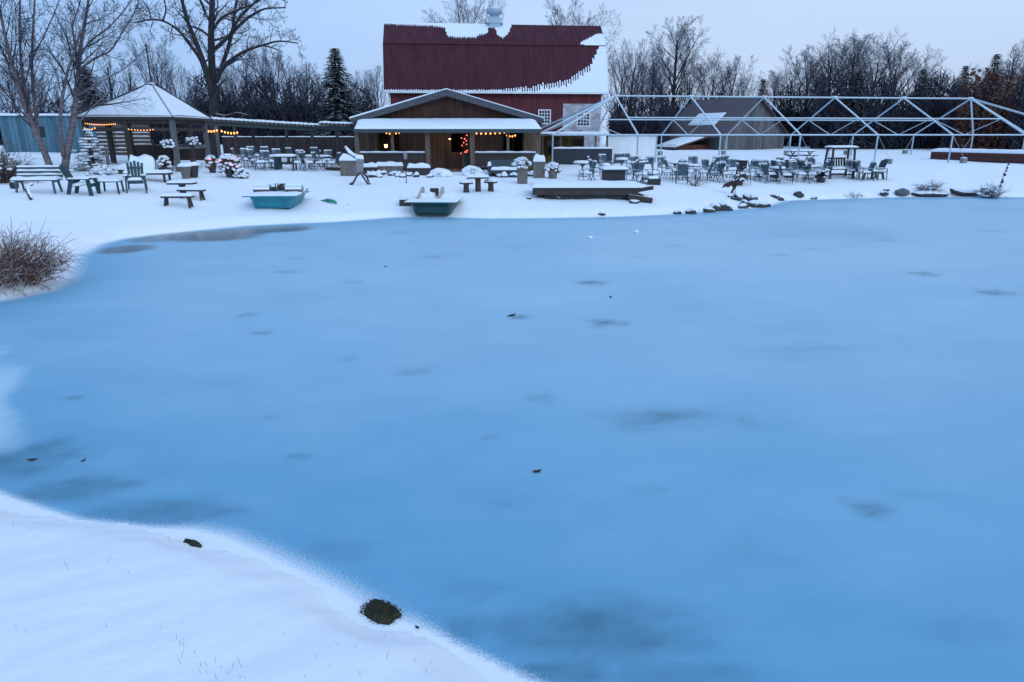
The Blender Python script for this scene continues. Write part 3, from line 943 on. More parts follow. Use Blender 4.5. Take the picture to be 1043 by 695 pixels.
gab = [(wf, -.3), (wf, ze + .35), (yb + .1, zb - .15), (yr, zr - .2), (yk - yb - .1, zb - .15), (yk - wf, ze + .35), (yk - wf, -.3)]
m.prism(gab, xw0 - .002, xw0 + .18, 'yz'); m.prism(gab, xw1 - .18, xw1 + .002, 'yz')
m.build('wall', barn_red, barn)
prof = [(ye, ze), (yb, zb), (yr, zr), (yk - yb, zb), (yk, ze), (yk, ze - .12), (yk - yb - .08, zb - .14), (yr, zr - .14), (yb + .08, zb - .14), (ye, ze - .12)]
m = MB(); m.prism(prof, 0, BL, 'yz')
for k in range(int(BL / .3) + 1):              # standing ribs of the sheet metal
    x = min(.02 + k * .3, BL - .02)
    for (y0, z0), (y1, z1) in (((ye, ze), (yb, zb)), ((yb, zb), (yr, zr))):
        m.beam((x, y0, z0 + .012), (x, y1, z1 + .012), .03, .03)
roof = m.build('roof', roof_red, barn)
m = MB(); m.beam((-.02, ye - .03, ze - .02), (BL + .02, ye - .03, ze - .02), .10, .16); m.bb(xw0 - .03, xw0 + .14, wf - .04, wf + .02, -.3, ze - .15); m.bb(xw1 - .16, xw1 + .03, wf - .04, wf + .02, -.3, ze - .15)
for e in (-.03, BL + .03):
    for (y0, z0), (y1, z1) in (((ye, ze), (yb, zb)), ((yb, zb), (yr, zr))):
        m.beam((e, y0, z0 - .06), (e, y1, z1 - .06), .05, .18)
m.build('trim', white_trim, barn)
m = MB(); m.beam((.03, yb - .05, zb + .02), (BL - .03, yb - .05, zb + .02), .08, .05); m.build('roof_flashing', roof_red, barn)
rg = random.Random(3)
m = MB()
ncol = int(BL / .105)


def lerp_tab(tab, u):
    for (a, va), (b_, vb) in zip(tab, tab[1:]):
        if u <= b_: return va + (vb - va) * (u - a) / max(b_ - a, 1e-6)
    return tab[-1][1]


mlow, mup, mright = MB(), MB(), MB()


def snow_strip(u0, u1, t0, t1, up, m):
    if t1 - t0 < .012: return
    (ya, za), (yb_, zb_) = (((yr, zr), (yb, zb)) if up else ((yb, zb), (ye, ze)))
    dy, dz = yb_ - ya, zb_ - za
    ln = math.hypot(dy, dz); ny, nz = dz / ln, -dy / ln
    if nz < 0: ny, nz = -ny, -nz
    th = .05
    P = []
    for t in (t0, t1):
        P.append((ya + dy * t, za + dz * t))
    vs = []
    for x in (u0 * BL, u1 * BL):
        for (y, z) in P:
            vs.append((x, y + ny * .002, z + nz * .002)); vs.append((x, y + ny * th, z + nz * th))
    # order: x0t0b x0t0t x0t1b x0t1t x1...
    m.add(vs, [(1, 3, 7, 5), (0, 1, 5, 4), (2, 6, 7, 3), (0, 2, 3, 1), (4, 5, 7, 6)])


low = [(0, .965), (.30, .965), (.5, .955), (.61, .925), (.72, .86), (.807, .77), (.87, .63), (.916, .45), (.947, .2), (.97, .0), (1.0, .0)]
upr = [(0, .05), (.1, .09), (.22, .12), (.275, .2), (.285, .60), (.33, .66), (.41, .66), (.43, .52), (.465, .45), (.475, .12), (.50, .1), (.512, .55), (.535, .66), (.56, .45), (.575, .16), (.58, 0), (1, 0)]
for k in range(ncol):
    u0, u1 = k / ncol, (k + 1) / ncol; u = (u0 + u1) / 2
    tooth = ((.02 + rg.uniform(0, .06)) if k % 2 == 0 else -.015 + rg.uniform(-.02, .015)) * (1 + .5 * (u > .62))
    f_ = lerp_tab(low, u) + (.035 * math.sin(k * .31) * math.sin(k * .083 + 1) if .55 < u < .96 else 0)
    amp = 1 if .3 < f_ < .95 else .35
    f_ = min(.985, max(0.004, f_ + tooth * amp)) if f_ > 0 else .004
    snow_strip(u0, u1, f_, .999, False, mlow)
    g_ = lerp_tab(upr, u)
    if g_ > .02: snow_strip(u0, u1, .004, max(.02, g_ + tooth * .8), True, mup)
    if u > .885:
        s_ = (u - .885) / .09
        snow_strip(u0, u1, max(.42, .86 - .45 * min(1, s_)) + tooth * .3, .995 if u > .9 else .95, True, mright)



for q in (mlow, mup, mright): q.build('roof_snow', snow, barn)


def wall_window(parent, x0, x1, z0, z1, y, cols, rows, frame_m, glass_m, fw=.09):
    m = MB()
    m.bb(x0 - fw, x1 + fw, y - .05, y, z1, z1 + fw); m.bb(x0 - fw, x1 + fw, y - .07, y, z0 - fw, z0); m.bb(x0 - fw, x0, y - .05, y, z0, z1); m.bb(x1, x1 + fw, y - .05, y, z0, z1)
    for i in range(1, cols):
        x = x0 + (x1 - x0) * i / cols; m.bb(x - .022, x + .022, y - .04, y - .012, z0, z1)
    for j in range(1, rows):
        z = z0 + (z1 - z0) * j / rows; m.bb(x0, x1, y - .037, y - .015, z - .022, z + .022)
    o = m.build('window', frame_m, parent)
    g = MB(); g.bb(x0, x1, y - .01, y - .004, z0, z1); g.build('pane', glass_m, o)
    return o


def bx_(px):  # barn-local x of a photo column on the front wall
    Yw = 61.5
    return (X(px, 120, Yw) - pa[0]) / math.cos(ang)


wall_window(barn, bx_(550), bx_(561), Z(125.5, 61.8) - gb, Z(112.5, 61.8) - gb, wf, 4, 4, white_trim, glass_dark)
xa, xb2 = bx_(574.5), xw1 - .17
m = MB(); m.bb(xa, xb2, wf - .06, wf - .002, -.2, Z(105.5, 61.9) - gb); m.build('whitewashed_panel', white_board, barn)
wall_window(barn, bx_(590), bx_(602), Z(128, 62) - gb, Z(116, 62) - gb, wf - .062, 4, 4, white_trim, glass_dark)
xc = bx_(503.5) * 1.06 - .2
m = MB(); m.bb(xc - .48, xc + .48, yr - .48, yr + .48, zr - .5, zr + .55); m.prism([(xc - .75, zr + .03), (xc + .75, zr + .03), (xc + .5, zr + .2), (xc - .5, zr + .2)], yr - .55, yr + .55)
cu = m.build('cupola', white_metal, barn)
m = MB(); m.lathe([(.40, .55), (.40, .78), (.66, .86), (.70, 1.15), (.60, 1.3), (.24, 1.38), (.2, 1.58), (.05, 1.66)], (xc, yr, zr), 16); m.build('ventilator', white_metal, cu, True)

# ------------------------------------------------------------------ low timber restaurant with porch
gable_b = mat('dark gable boards', (.060, .022, .013), rough=.85, var=.5, scale=2.2, stretch=(6, 6, .6), planks=(0, .2))
tan_b = mat('tan wall boards', (.135, .085, .055), rough=.8, var=.3, scale=3, stretch=(4, 4, .5), planks=(0, .3))
fascia_m = mat('grey brown fascia', (.075, .075, .085), rough=.8, var=.3)
teal_m = mat('dark teal trim paint', (.035, .06, .065), rough=.6, var=.2)
post_m = mat('squared porch post', (.13, .095, .075), rough=.85, var=.35, scale=6, stretch=(1, 1, .2))
Yp = 42.0; Yw = 44.4
gp = gz(X(456, 170, Yp), Yp)
pav = thing('restaurant', 'low timber restaurant with dark gable and snowy porch roof in front of the barn', 'restaurant', (X(456, 170, Yp), Yp, gp))
ox = X(456, 170, Yp)


def lx(px, Y): return X(px, 140, Y) - ox


def lz(py, Y): return Z(py, Y) - gp


zfl = .10
D = 13.0
xl, xr = lx(361, Yw), lx(551, Yw)
ax = lx(456, Yw - .7)
zap = lz(91, Yw - .7); zel = lz(121, Yw - .7)
exl, exr = lx(358, Yw - .7), lx(554, Yw - .7)
# walls: front wall split round the door and the two window openings
zt = lz(133, Yw)
m = MB()
zs, zh = lz(156, Yw), lz(134, Yw)
cols = [xl, lx(384, Yw), lx(408, Yw), lx(452, Yw), lx(478, Yw), lx(511, Yw), lx(534, Yw), xr]
for a, b_, op in zip(cols, cols[1:], [0, 1, 0, 2, 0, 1, 0]):
    if op == 0: m.bb(a, b_, Yw - Yp, Yw - Yp + .18, -.3, zt + .6)
    elif op == 1:
        m.bb(a, b_, Yw - Yp, Yw - Yp + .18, -.3, zs); m.bb(a, b_, Yw - Yp, Yw - Yp + .18, zh, zt + .6)
    else: m.bb(a, b_, Yw - Yp, Yw - Yp + .18, zh + .15, zt + .6)
m.bb(xl, xl + .18, Yw - Yp + .18, Yw - Yp + D, -.3, zt + .6); m.bb(xr - .18, xr, Yw - Yp + .18, Yw - Yp + D, -.3, zt + .6)
m.build('wall', tan_b, pav)
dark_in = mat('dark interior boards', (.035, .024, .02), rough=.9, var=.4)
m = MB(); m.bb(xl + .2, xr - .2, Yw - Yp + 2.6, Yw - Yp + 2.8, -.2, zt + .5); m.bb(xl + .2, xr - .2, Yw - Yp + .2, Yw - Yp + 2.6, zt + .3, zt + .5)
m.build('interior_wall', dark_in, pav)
m = MB(); m.prism([(exl + .35, zel - .12), (exr - .35, zel - .12), (ax, zap - .3)], Yw - Yp - .12, Yw - Yp + .05); m.build('gable', gable_b, pav)
th = .38
m = MB()
m.prism([(exl, zel), (ax, zap), (ax, zap - th), (exl + .1, zel - th * .75)], Yw - Yp - .7, Yw - Yp + D); m.prism([(ax + .002, zap), (exr, zel), (exr - .1, zel - th * .75), (ax + .002, zap - th)], Yw - Yp - .7, Yw - Yp + D)
rf = m.build('roof', fascia_m, pav)
m = MB()
m.prism([(exl - .04, zel + .003), (ax, zap + .003), (ax, zap + .06), (exl - .04, zel + .10)], Yw - Yp - .72, Yw - Yp + D); m.prism([(ax + .002, zap + .003), (exr + .04, zel + .003), (exr + .04, zel + .06), (ax + .002, zap + .06)], Yw - Yp - .66, Yw - Yp + D)
m.build('snow', snow, rf)
# porch roof
yf = -.45
z0, z1 = lz(131.8, Yp + yf), lz(121.6, Yw - .15)
x0, x1 = lx(361, Yp + yf), lx(552, Yp + yf); x0b, x1b = lx(366, Yw - .1), lx(544, Yw - .1)
m = MB(); yb_ = Yw - Yp - .14
m.add([(x0, yf, z0), (x1, yf, z0), (x1b, yb_, z1), (x0b, yb_, z1), (x0, yf, z0 - .1), (x1, yf, z0 - .1), (x1b, yb_, z1 - .1), (x0b, yb_, z1 - .1)],
      [(0, 1, 2, 3), (7, 6, 5, 4), (0, 4, 5, 1), (1, 5, 6, 2), (2, 6, 7, 3), (3, 7, 4, 0)])
pr = m.build('porch_roof', teal_m, pav)
m = MB()
sl = (z1 - z0) / (yb_ - yf)
m.cap(x0 + .02, x1 - .02, yf + .02, yb_ - .02, z0 + .004, .15, 3, 40, 8, .15, top=lambda x, y: (y - yf) * sl)
# pull the two back corners in so that the snow follows the hipped ends
m.v = [(x + (x0b - x0) * (1 - min(1, (x - x0) / .9)) * (y - yf) / (yb_ - yf) if x < x0 + .9 else (x + (x1b - x1) * (1 - min(1, (x1 - x) / .9)) * (y - yf) / (yb_ - yf) if x > x1 - .9 else x), y, z) for x, y, z in m.v]
m.build('snow', snow, pr, True)
m = MB(); m.bb(x0 + .05, x1 - .05, yf - .03, yf + .06, z0 - .20, z0 - .012); m.build('fascia_board', teal_m, pr)
# deck
deckm = mat('brown porch decking', (.10, .062, .05), rough=.8, var=.35, scale=5, planks=(0, .16))
m = MB(); m.bb(x0 + .1, x1 - .1, yf, Yw - Yp, -.35, zfl); m.build('porch_floor', deckm, pav)
for px in (363.5, 435.5, 481, 548.5):
    m = MB(); xx = lx(px, Yp); m.bb(xx - .13, xx + .13, -.13, .13, zfl, z0 - .10); m.build('porch_post', post_m, pav)
for px in (399.5, 517.5):
    m = MB(); xx = lx(px, Yp); m.bb(xx - .08, xx + .08, -.08, .08, zfl + .95, z0 - .12); m.build('porch_post', post_m, pav)
for pa_, pb_ in ((364, 434), (482, 548)):
    m = MB(); a, b_ = lx(pa_, Yp), lx(pb_, Yp)
    m.bb(a + .1, b_ - .1, -.10, .10, zfl + .90, zfl + .98); m.bb(a + .1, b_ - .1, -.05, .05, zfl + .12, zfl + .2)
    r_ = m.build('porch_railing', fascia_m, pav)
    m = MB(); k = int((b_ - a) / .19)
    for i in range(1, k):
        xx = a + (b_ - a) * i / k; m.bb(xx - .075, xx + .075, -.025, .025, zfl + .2, zfl + .90)
    m.build('railing_board', wood_dark, r_)
    m = MB(); m.cap(a + .1, b_ - .1, -.11, .11, zfl + .982, .07, 4, 30, 4, .5); m.build('snow', snow, r_, True)
# windows with dark frames, panes and what is lit behind them
frm = mat('dark window frame', (.03, .022, .02), rough=.6)
glz = bpy.data.materials.new('window glass'); glz.use_nodes = True
gb_ = glz.node_tree.nodes['Principled BSDF']; gb_.inputs['Base Color'].default_value = (.7, .8, .85, 1); gb_.inputs['Roughness'].default_value = .03; gb_.inputs['Transmission Weight'].default_value = 1.0; gb_.inputs['IOR'].default_value = 1.05
for a_, b_ in ((384, 408), (511, 534)):
    wall_window(pav, lx(a_, Yw) + .1, lx(b_, Yw) - .1, zs + .1, zh - .1, Yw - Yp, 2, 1, frm, glz, .1)
# door
m = MB(); a, b_ = lx(457, Yw), lx(474.5, Yw)
zd = zh + .02
m.bb(lx(452, Yw), a, Yw - Yp + .06, Yw - Yp + .12, zfl, zh + .12); m.bb(b_, lx(478, Yw), Yw - Yp + .06, Yw - Yp + .12, zfl, zh + .12); m.build('door_surround', frm, pav)
doorm = mat('reddish wood door', (.07, .025, .015), rough=.5, var=.4, stretch=(1, 1, .2))
m = MB(); m.bb(a, b_, Yw - Yp + .08, Yw - Yp + .14, zfl, zfl + .95); m.bb(a, a + .13, Yw - Yp + .08, Yw - Yp + .14, zfl + .95, zh + .1); m.bb(b_ - .13, b_, Yw - Yp + .08, Yw - Yp + .14, zfl + .95, zh + .1); m.bb(a + .13, b_ - .13, Yw - Yp + .08, Yw - Yp + .14, zh - .12, zh + .1)
dr = m.build('door', doorm, pav)
m = MB(); m.bb(a + .13, b_ - .13, Yw - Yp + .10, Yw - Yp + .112, zfl + .95, zh - .12); m.build('pane', glz, dr)
m = MB(); m.tube([(b_ - .07, Yw - Yp + .02, zfl + 1.0), (b_ - .07, Yw - Yp + .08, zfl + 1.0)], .03, 8); m.build('handle', black_metal, dr)


def hang_lamp(x, y, z, label, r=.09, drop=.35, on=pav):
    t = thing('hanging_lamp', label, 'lamp', (x, y, z))
    m = MB(); m.tube([(0, 0, r), (0, 0, drop)], .008, 5); m.build('cord', black_metal, t)
    m = MB(); m.lathe([(r * .2, r * 1.1), (r * .5, r), (r * 1.15, .0), (r * 1.1, -.02)], (0, 0, 0), 12); m.build('lamp_shade', black_metal, t)
    m = MB(); m.blob((0, 0, -.01), (r * .75, r * .75, r * .75), 1, 0, 10, 8); m.build('bulb', lamp_glow, t, True)
    l = bpy.data.lights.new('lamp_light', 'POINT'); l.energy = 14; l.color = (1, .55, .22); l.shadow_soft_size = .08
    lo = bpy.data.objects.new('lamp_light', l); lo.location = (0, 0, -.14); lo.parent = t; C.objects.link(lo)
    return t


hang_lamp(X(458, 141, 43.4), 43.4, Z(141, 43.4), 'lit lamp hanging in front of the restaurant door')
hang_lamp(X(393, 147, 45.6), 45.6, Z(147, 45.6), 'amber lamp glowing inside the left restaurant window', .16, .8)


def string_lights(label, p, q, n, sag, m_b=None, r=.028, cat='string lights', group=None):
    t = thing('string_lights', label, cat, p, 0, group)
    d = Vector(q) - Vector(p)
    pts = []
    for i in range(n * 2 + 1):
        f_ = i / (n * 2); pts.append((d.x * f_, d.y * f_, d.z * f_ - sag * 4 * f_ * (1 - f_)))
    m = MB(); m.tube(pts, .006, 4); m.build('cord', black_metal, t)
    for i in range(n):
        a = pts[2 * i + 1]
        m = MB(); m.blob((a[0], a[1], a[2] - r * 1.2), (r, r, r * 1.3), 1, 0, 8, 6); m.build('bulb', m_b or bulb_warm, t, True)
    return t


yy = 41.75
string_lights('row of warm bulbs under the right half of the restaurant porch eave', PY(483, 134.5, yy), PY(516, 133.5, yy), 7, .05, r=.05)
string_lights('short row of warm bulbs by the left restaurant window', PY(392, 134.5, 43.9), PY(408, 134, 43.9), 5, .08, r=.04)
string_lights('warm bulbs above the right restaurant window', PY(515, 136.5, 44.2), PY(526, 136.5, 44.2), 4, .1, r=.045)
# christmas garland on the porch post by the door
t = thing('christmas_garland', 'garland with red lights beside the restaurant door', 'garland', PY(473, 158, 43.9))
m = MB()
rg = random.Random(2)
for i in range(160):
    z = rg.uniform(-.1, 1.35); a = rg.uniform(0, 6.28); r0 = .12 + .10 * (1 - z / 1.4)
    m.beam((math.cos(a) * .03, math.sin(a) * .03, z), (math.cos(a) * r0, math.sin(a) * r0, z - .05), .02)
m.build('greenery', needle, t)
for i in range(14):
    z = rg.uniform(0, 1.3); a = rg.uniform(3.3, 6.1)
    m = MB(); m.blob((math.cos(a) * .2, math.sin(a) * .2, z), (.03, .03, .03), 1, 0, 8, 6); m.build('bulb', bulb_red, t, True)
# chalkboard by the door
chalk = mat('dark green chalkboard', (.02, .045, .035), rough=.8, var=.5)
q = PY(475.5, 171, 42.6)
t = thing('chalkboard', 'framed dark green chalkboard leaning beside the restaurant door', 'chalkboard', (q[0], q[1], gp + zfl))
m = MB(); m.box((0, .02, .48), (.42, .03, .82), rx=R(-8)); m.build('board', chalk, t)
m = MB()
for e in (-1, 1): m.box((e * .23, .02, .48), (.05, .05, .92), rx=R(-8))
m.box((0, -.045, .93), (.42, .05, .05)); m.box((0, .08, .04), (.42, .05, .05)); m.build('frame', tan_b, t)

# ------------------------------------------------------------------ square gazebo
gl = GP(176, 182)
gfr = (X(176, 118, 37), 37.0)
zg = gz(-21.5, 39)
rzg = R(7)
cx0, cy0 = X(176, 118, 36.8), 36.8
S_ = X(176, 118, 36.8) - X(76.5, 118, 36.8)
t = thing('gazebo', 'open timber gazebo with snow-covered hipped roof', 'gazebo', (cx0, cy0, zg), R(1.5))
ze_ = Z(119, 36.8) - zg; za = Z(86, 36.8 + S_ / 2) - zg
xe0, xe1, ye0, ye1 = -S_, 0, 0, S_
ap = (-S_ / 2 + .5, S_ / 2, za)
m = MB(); co = [(xe0, ye0), (xe1, ye0), (xe1, ye1), (xe0, ye1)]
vs = [(a, b_, ze_) for a, b_ in co] + [ap] + [(a, b_, ze_ - .12) for a, b_ in co]
m.add(vs, [(0, 1, 4), (1, 2, 4), (2, 3, 4), (3, 0, 4), (0, 5, 6, 1), (1, 6, 7, 2), (2, 7, 8, 3), (3, 8, 5, 0), (8, 7, 6, 5)])
rf = m.build('roof', wood_dark, t)
m = MB(); e = .03
rg = random.Random(5)
k = 14                                       # snow lies in four soft facets with thin dark hips between
for q0, q1 in zip(co, co[1:] + co[:1]):
    vs = []; fs = []
    for j in range(k + 1):
        for i in range(k + 1):
            u = .01 + .98 * i / k; w_ = .012 + .962 * j / k
            bx = q0[0] + (q1[0] - q0[0]) * u; by = q0[1] + (q1[1] - q0[1]) * u
            lift = .015 + .075 * min(1, min(i, k - i, j + 1, k - j + 1) / 1.5) * (1 + .25 * math.sin(5 * u + 7 * w_))
            vs.append((bx + (ap[0] - bx) * w_, by + (ap[1] - by) * w_, ze_ + (za - ze_) * w_ + lift))
    W = k + 1
    for j in range(k):
        for i in range(k): fs.append((j * W + i, j * W + i + 1, (j + 1) * W + i + 1, (j + 1) * W + i))
    m.add(vs, fs)
m.build('snow', snow, rf, True)
for a, b_ in co:
    m = MB(); m.beam((a, b_, ze_ + .03), (ap[0], ap[1], za + .09), .055, .07); m.build('hip_ridge', black_metal, rf)
m = MB(); m.lathe([(.22, 0), (.25, .05), (.06, .14), (.045, .2), (.035, 1.9), (.07, 1.93), (.07, 2.0), (.02, 2.08)], (ap[0], ap[1], za - .05), 10); m.build('finial', black_metal, rf)
ins = .32
m = MB()
for a, b_ in (((xe0 + ins, ye0 + ins), (xe1 - ins, ye0 + ins)), ((xe1 - ins, ye0 + ins), (xe1 - ins, ye1 - ins)), ((xe1 - ins, ye1 - ins), (xe0 + ins, ye1 - ins)), ((xe0 + ins, ye1 - ins), (xe0 + ins, ye0 + ins))):
    m.beam((*a, ze_ - .24), (*b_, ze_ - .24), .14, .2); m.beam((*a, ze_ - .62), (*b_, ze_ - .62), .10, .16)
m.build('beam', wood_dark, t)
PG = [(xe0 + ins, ye0 + ins), (-S_ * .52, ye0 + ins), (xe1 - ins + .1, ye0 + ins), (xe1 - ins, ye1 - ins), (-S_ * .5, ye1 - ins), (xe0 + ins, ye1 - ins), (xe0 + ins, S_ / 2), (xe1 - ins, S_ / 2)]
for i, (a, b_) in enumerate(PG):
    m = MB(); m.bb(a - .11, a + .11, b_ - .11, b_ + .11, -.3, ze_ - .14); m.build('post', wood_grey if i in (2, 3) else wood_dark, t)
m = MB(); m.bb(xe0 + ins + .12, -S_ * .5 - .12, ye1 - ins - .04, ye1 - ins + .04, .15, 1.0); m.bb(-S_ * .5 + .12, xe1 - ins - .12, ye1 - ins - .04, ye1 - ins + .04, .15, 1.0)
m.build('railing', wood_dark, t)
m = MB(); m.bb(xe1 - ins - .05, xe1 - ins + .05, ye0 + ins + .12, S_ / 2 - .12, .85, .97); m.bb(xe1 - ins - .05, xe1 - ins + .05, S_ / 2 + .12, ye1 - ins - .12, .85, .97); m.build('railing', wood_grey, t)
rzt = R(1.5)


def gw(x, y, z):
    return (cx0 + x * math.cos(rzt) - y * math.sin(rzt), cy0 + x * math.sin(rzt) + y * math.cos(rzt), zg + z)


string_lights('bright string of warm bulbs under the left front eave of the gazebo', gw(xe0 + .4, .15, ze_ - .3), gw(-S_ * .6, .15, ze_ - .32), 17, .06, r=.020)
string_lights('lower string of warm bulbs on the left front post of the gazebo', gw(xe0 + .3, .14, ze_ - .52), gw(xe0 + .95, .14, ze_ - .5), 5, .08, r=.026)
string_lights('string of warm bulbs along the middle front beam of the gazebo', gw(-S_ * .5, .16, ze_ - .58), gw(-1.1, .16, ze_ - .6), 9, .05, r=.022)

# ------------------------------------------------------------------ pergola between gazebo and restaurant
pg = thing('pergola', 'low timber pergola with snow on its joist ends, from gazebo to restaurant', 'pergola', (X(219, 150, 43.5), 43.5, gz(X(219, 150, 43.5), 43.5)))
zo = pg.location.z; xo = pg.location.x
q0 = PY(210, 125.5, 43.0); q1 = PY(323, 132, 46.5); q2 = PY(364, 131, 45.0)
tp = lambda q: (q[0] - xo, q[1] - 43.5, q[2] - zo)
m = MB(); m.beam(tp(q0), tp(q1), .08, .22); m.beam(tp((q0[0], q0[1] + 2.6, q0[2])), tp((q1[0], q1[1] + 2.6, q1[2])), .08, .22)
m.beam(tp(PY(322, 129.6, 46.0)), tp(q2), .08, .2); m.beam(tp((q1[0], q1[1] + 2.8, q1[2])), tp((q2[0], q2[1] + 3, q2[2])), .08, .2)
m.build('beam', teal_m, pg)
for qa, qb, n, wd in ((q0, q1, 26, .07), (PY(326, 129.5, 46), q2, 9, .10)):
    for i in range(n):
        f_ = (i + .5) / n
        a = Vector(tp(qa)).lerp(Vector(tp(qb)), f_)
        m = MB(); m.bb(a.x - wd / 2, a.x + wd / 2, a.y - .45, a.y + 3.1, a.z + .113, a.z + .25)
        j = m.build('joist', wood_grey, pg)
        m = MB(); m.cap(a.x - wd * .9, a.x + wd * .9, a.y - .48, a.y + 3.1, a.z + .252, .10, i, 3, 12, .5); m.build('snow', snow, j, True)
for px, Yq, f_ in ((221.5, 43.2, .1), (240, 43.6, .27), (258, 46.6, .43), (292, 45.6, .73), (318, 46.3, .97), (343.5, 45.6, 1)):
    xx = X(px, 140, Yq); g = gz(xx, Yq)
    zt_ = (Vector(q0).lerp(Vector(q1), f_)).z if f_ < 1 else q2[2]
    m = MB(); m.bb(xx - xo - .08, xx - xo + .08, Yq - 43.5 - .08, Yq - 43.5 + .08, g - zo - .2, zt_ - zo - .11); m.build('post', wood_grey if px < 230 else wood_dark, pg)
string_lights('orange bulbs hanging under the left end of the pergola', PY(205, 131, 42.9), PY(222, 131.5, 42.9), 6, .10, r=.05)
string_lights('orange bulbs between the first two pergola posts', PY(224, 132, 43.3), PY(243, 134, 43.3), 6, .10, r=.05)

# dark board fence behind the pergola
fm_ = mat('dark fence boards', (.045, .03, .028), rough=.9, var=.4, scale=3, stretch=(5, 5, .5), planks=(0, .16), snow=.5)
xa, xb2 = X(226, 140, 52), X(362, 140, 52)
t = thing('board_fence', 'dark board fence behind the pergola tables', 'fence', (xa, 52, gz((xa + xb2) / 2, 52)))
m = MB(); hF = Z(140, 52) - t.location.z
n = int((xb2 - xa) / .16)
rg = random.Random(8)
for i in range(n):
    m.bb(i * .16 + .004, i * .16 + .154, -.015, .015, -.2, hF + rg.uniform(-.02, .02))
m.build('board', fm_, t)
m = MB()
for z in (.35, hF - .3): m.bb(0, xb2 - xa, .017, .08, z - .05, z + .05)
for i in range(0, 8): x = (xb2 - xa) * i / 7; m.bb(x - .05, x + .05, .082, .18, -.2, hF + .05)
m.build('rail', wood_dark, t)
m = MB(); m.cap(0, xb2 - xa, -.05, .10, hF + .022, .05, 3, 60, 3, .6); m.build('snow', snow, t, True)

# ------------------------------------------------------------------ blue shed far left
bluem = mat('teal blue boards', (.075, .16, .21), rough=.8, var=.25, scale=2, stretch=(4, 4, .5), planks=(0, .3))
Yb = 49.0
xa, xb2 = X(2, 140, Yb), X(110, 140, Yb)
t = thing('blue_shed', 'teal blue shed with a sloping right end behind the birches', 'shed', (xa, Yb, gz(xa + 3, Yb)))
zt = Z(118, Yb) - t.location.z
Lx = xb2 - xa
m = MB(); m.prism([(0, -.4), (Lx + .35, -.4), (Lx + .1, .9), (Lx - 1.1, zt), (0, zt)], 0, 3.6); m.build('wall', bluem, t)
m = MB(); m.prism([(-.25, zt + .004), (Lx - .95, zt + .004), (Lx - 1.1, zt + .12), (-.25, zt + .16)], -.25, 3.85); m.build('roof', snow, t)
m = MB(); m.bb(2.2, 3.0, -.03, .0, 1.0, 1.7); m.build('window', glass_dark, t)
# small dark timber stack with snow seen through the gazebo
q = GP(128, 163)
t = thing('stacked_logs', 'stack of cut logs with snow between, seen through the gazebo', 'log stack', (X(128, 150, 46), 46, gz(X(128, 150, 46), 46)))
rg = random.Random(4)
m = MB(); sn = MB()
for j in range(9):
    for i in range(3):
        z = .15 + j * .24
        m.tube([(-1.7 + i * 1.15 + rg.uniform(-.05, .05), rg.uniform(-.1, .1), z), (-.62 + i * 1.15, rg.uniform(-.1, .1), z)], .11, 8)
        sn.cap(-1.7 + i * 1.15, -.62 + i * 1.15, -.12, .1, z + .09, .05, j * 5 + i, 6, 4, .4)
m.build('log', wood_brown, t); sn.build('snow', snow, t, True)

# ------------------------------------------------------------------ grey weathered barn beyond the tent frame
greyb = mat('weathered barn planks', (.125, .115, .12), rough=.9, var=.4, scale=1.6, stretch=(5, 5, .4), planks=(0, .3))
redb = mat('dull red planks', (.12, .035, .025), rough=.9, var=.4, scale=1.6, stretch=(5, 5, .4), planks=(0, .3))
gr_roof = mat('dark purple grey roof sheets', (.075, .052, .062), rough=.6, var=.25, scale=1.2)
Yg = 78.0
xg = X(768.5, 130, Yg); g0 = gz(xg, Yg)
t = thing('weathered_barn', 'weathered grey plank barn behind the tent frame', 'barn', (xg, Yg, g0), R(22))
wz = Z(137, Yg) - g0; wa = Z(99.5, Yg) - g0
hw = 4.3; Dp = 11
m = MB(); m.prism([(-hw, -.5), (hw, -.5), (hw, wz), (0, wa), (-hw, wz)], 0, .2); m.prism([(-hw, -.5), (hw, -.5), (hw, wz), (0, wa), (-hw, wz)], Dp - .2, Dp); m.bb(-hw, -hw + .2, .2, Dp - .2, -.5, wz); m.bb(hw - .2, hw, .2, Dp - .2, -.5, wz)
m.build('wall', greyb, t)
ov = .5; sl = (wa - wz) / hw
m = MB()
for s_ in (-1, 1):
    a = (s_ * .001, wa + .02); b_ = (s_ * (hw + ov), wz - ov * sl + .02)
    m.prism([a, b_, (b_[0], b_[1] + .14), (a[0], a[1] + .16)], -.55, Dp + .4)
rf = m.build('roof', gr_roof, t)
m = MB(); k = 10
for (xa_, xb_, y0_, y1_) in ((-3.4, -1.9, 2.5, 7.5),):
    m.cap(xa_, xb_, y0_, y1_, .19, .12, 2, 8, 12, .4, top=lambda x, y: wa + x * sl + .0)
m.build('snow', snow, rf, True)
m = MB(); m.bb(-hw - 4.4, -hw, 2.0, 2.15, -.5, wz - 1.1); m.bb(-hw - 4.4, -hw - 4.25, 2.15, 9, -.5, wz - 1.1); w_ = m.build('side_wall', redb, t)
m = MB(); m.prism([(-hw - .02, wz - .2), (-hw - 4.9, wz - 1.5), (-hw - 4.9, wz - 1.38), (-hw - .02, wz - .05)], 1.5, 9.4); r2 = m.build('side_roof', gr_roof, t)
m = MB(); m.cap(-hw - 4.7, -hw - .9, 1.7, 6.0, wz - .06, .16, 3, 14, 10, .4, top=lambda x, y: (x + hw) * .269); m.build('snow', snow, r2, True)
m = MB(); m.bb(-.55, .55, -.05, -.003, wz + 1.3, wz + 2.3); m.build('loft_door', mat('dull grey green boards', (.10, .13, .14), var=.3, planks=(0, .2)), t)

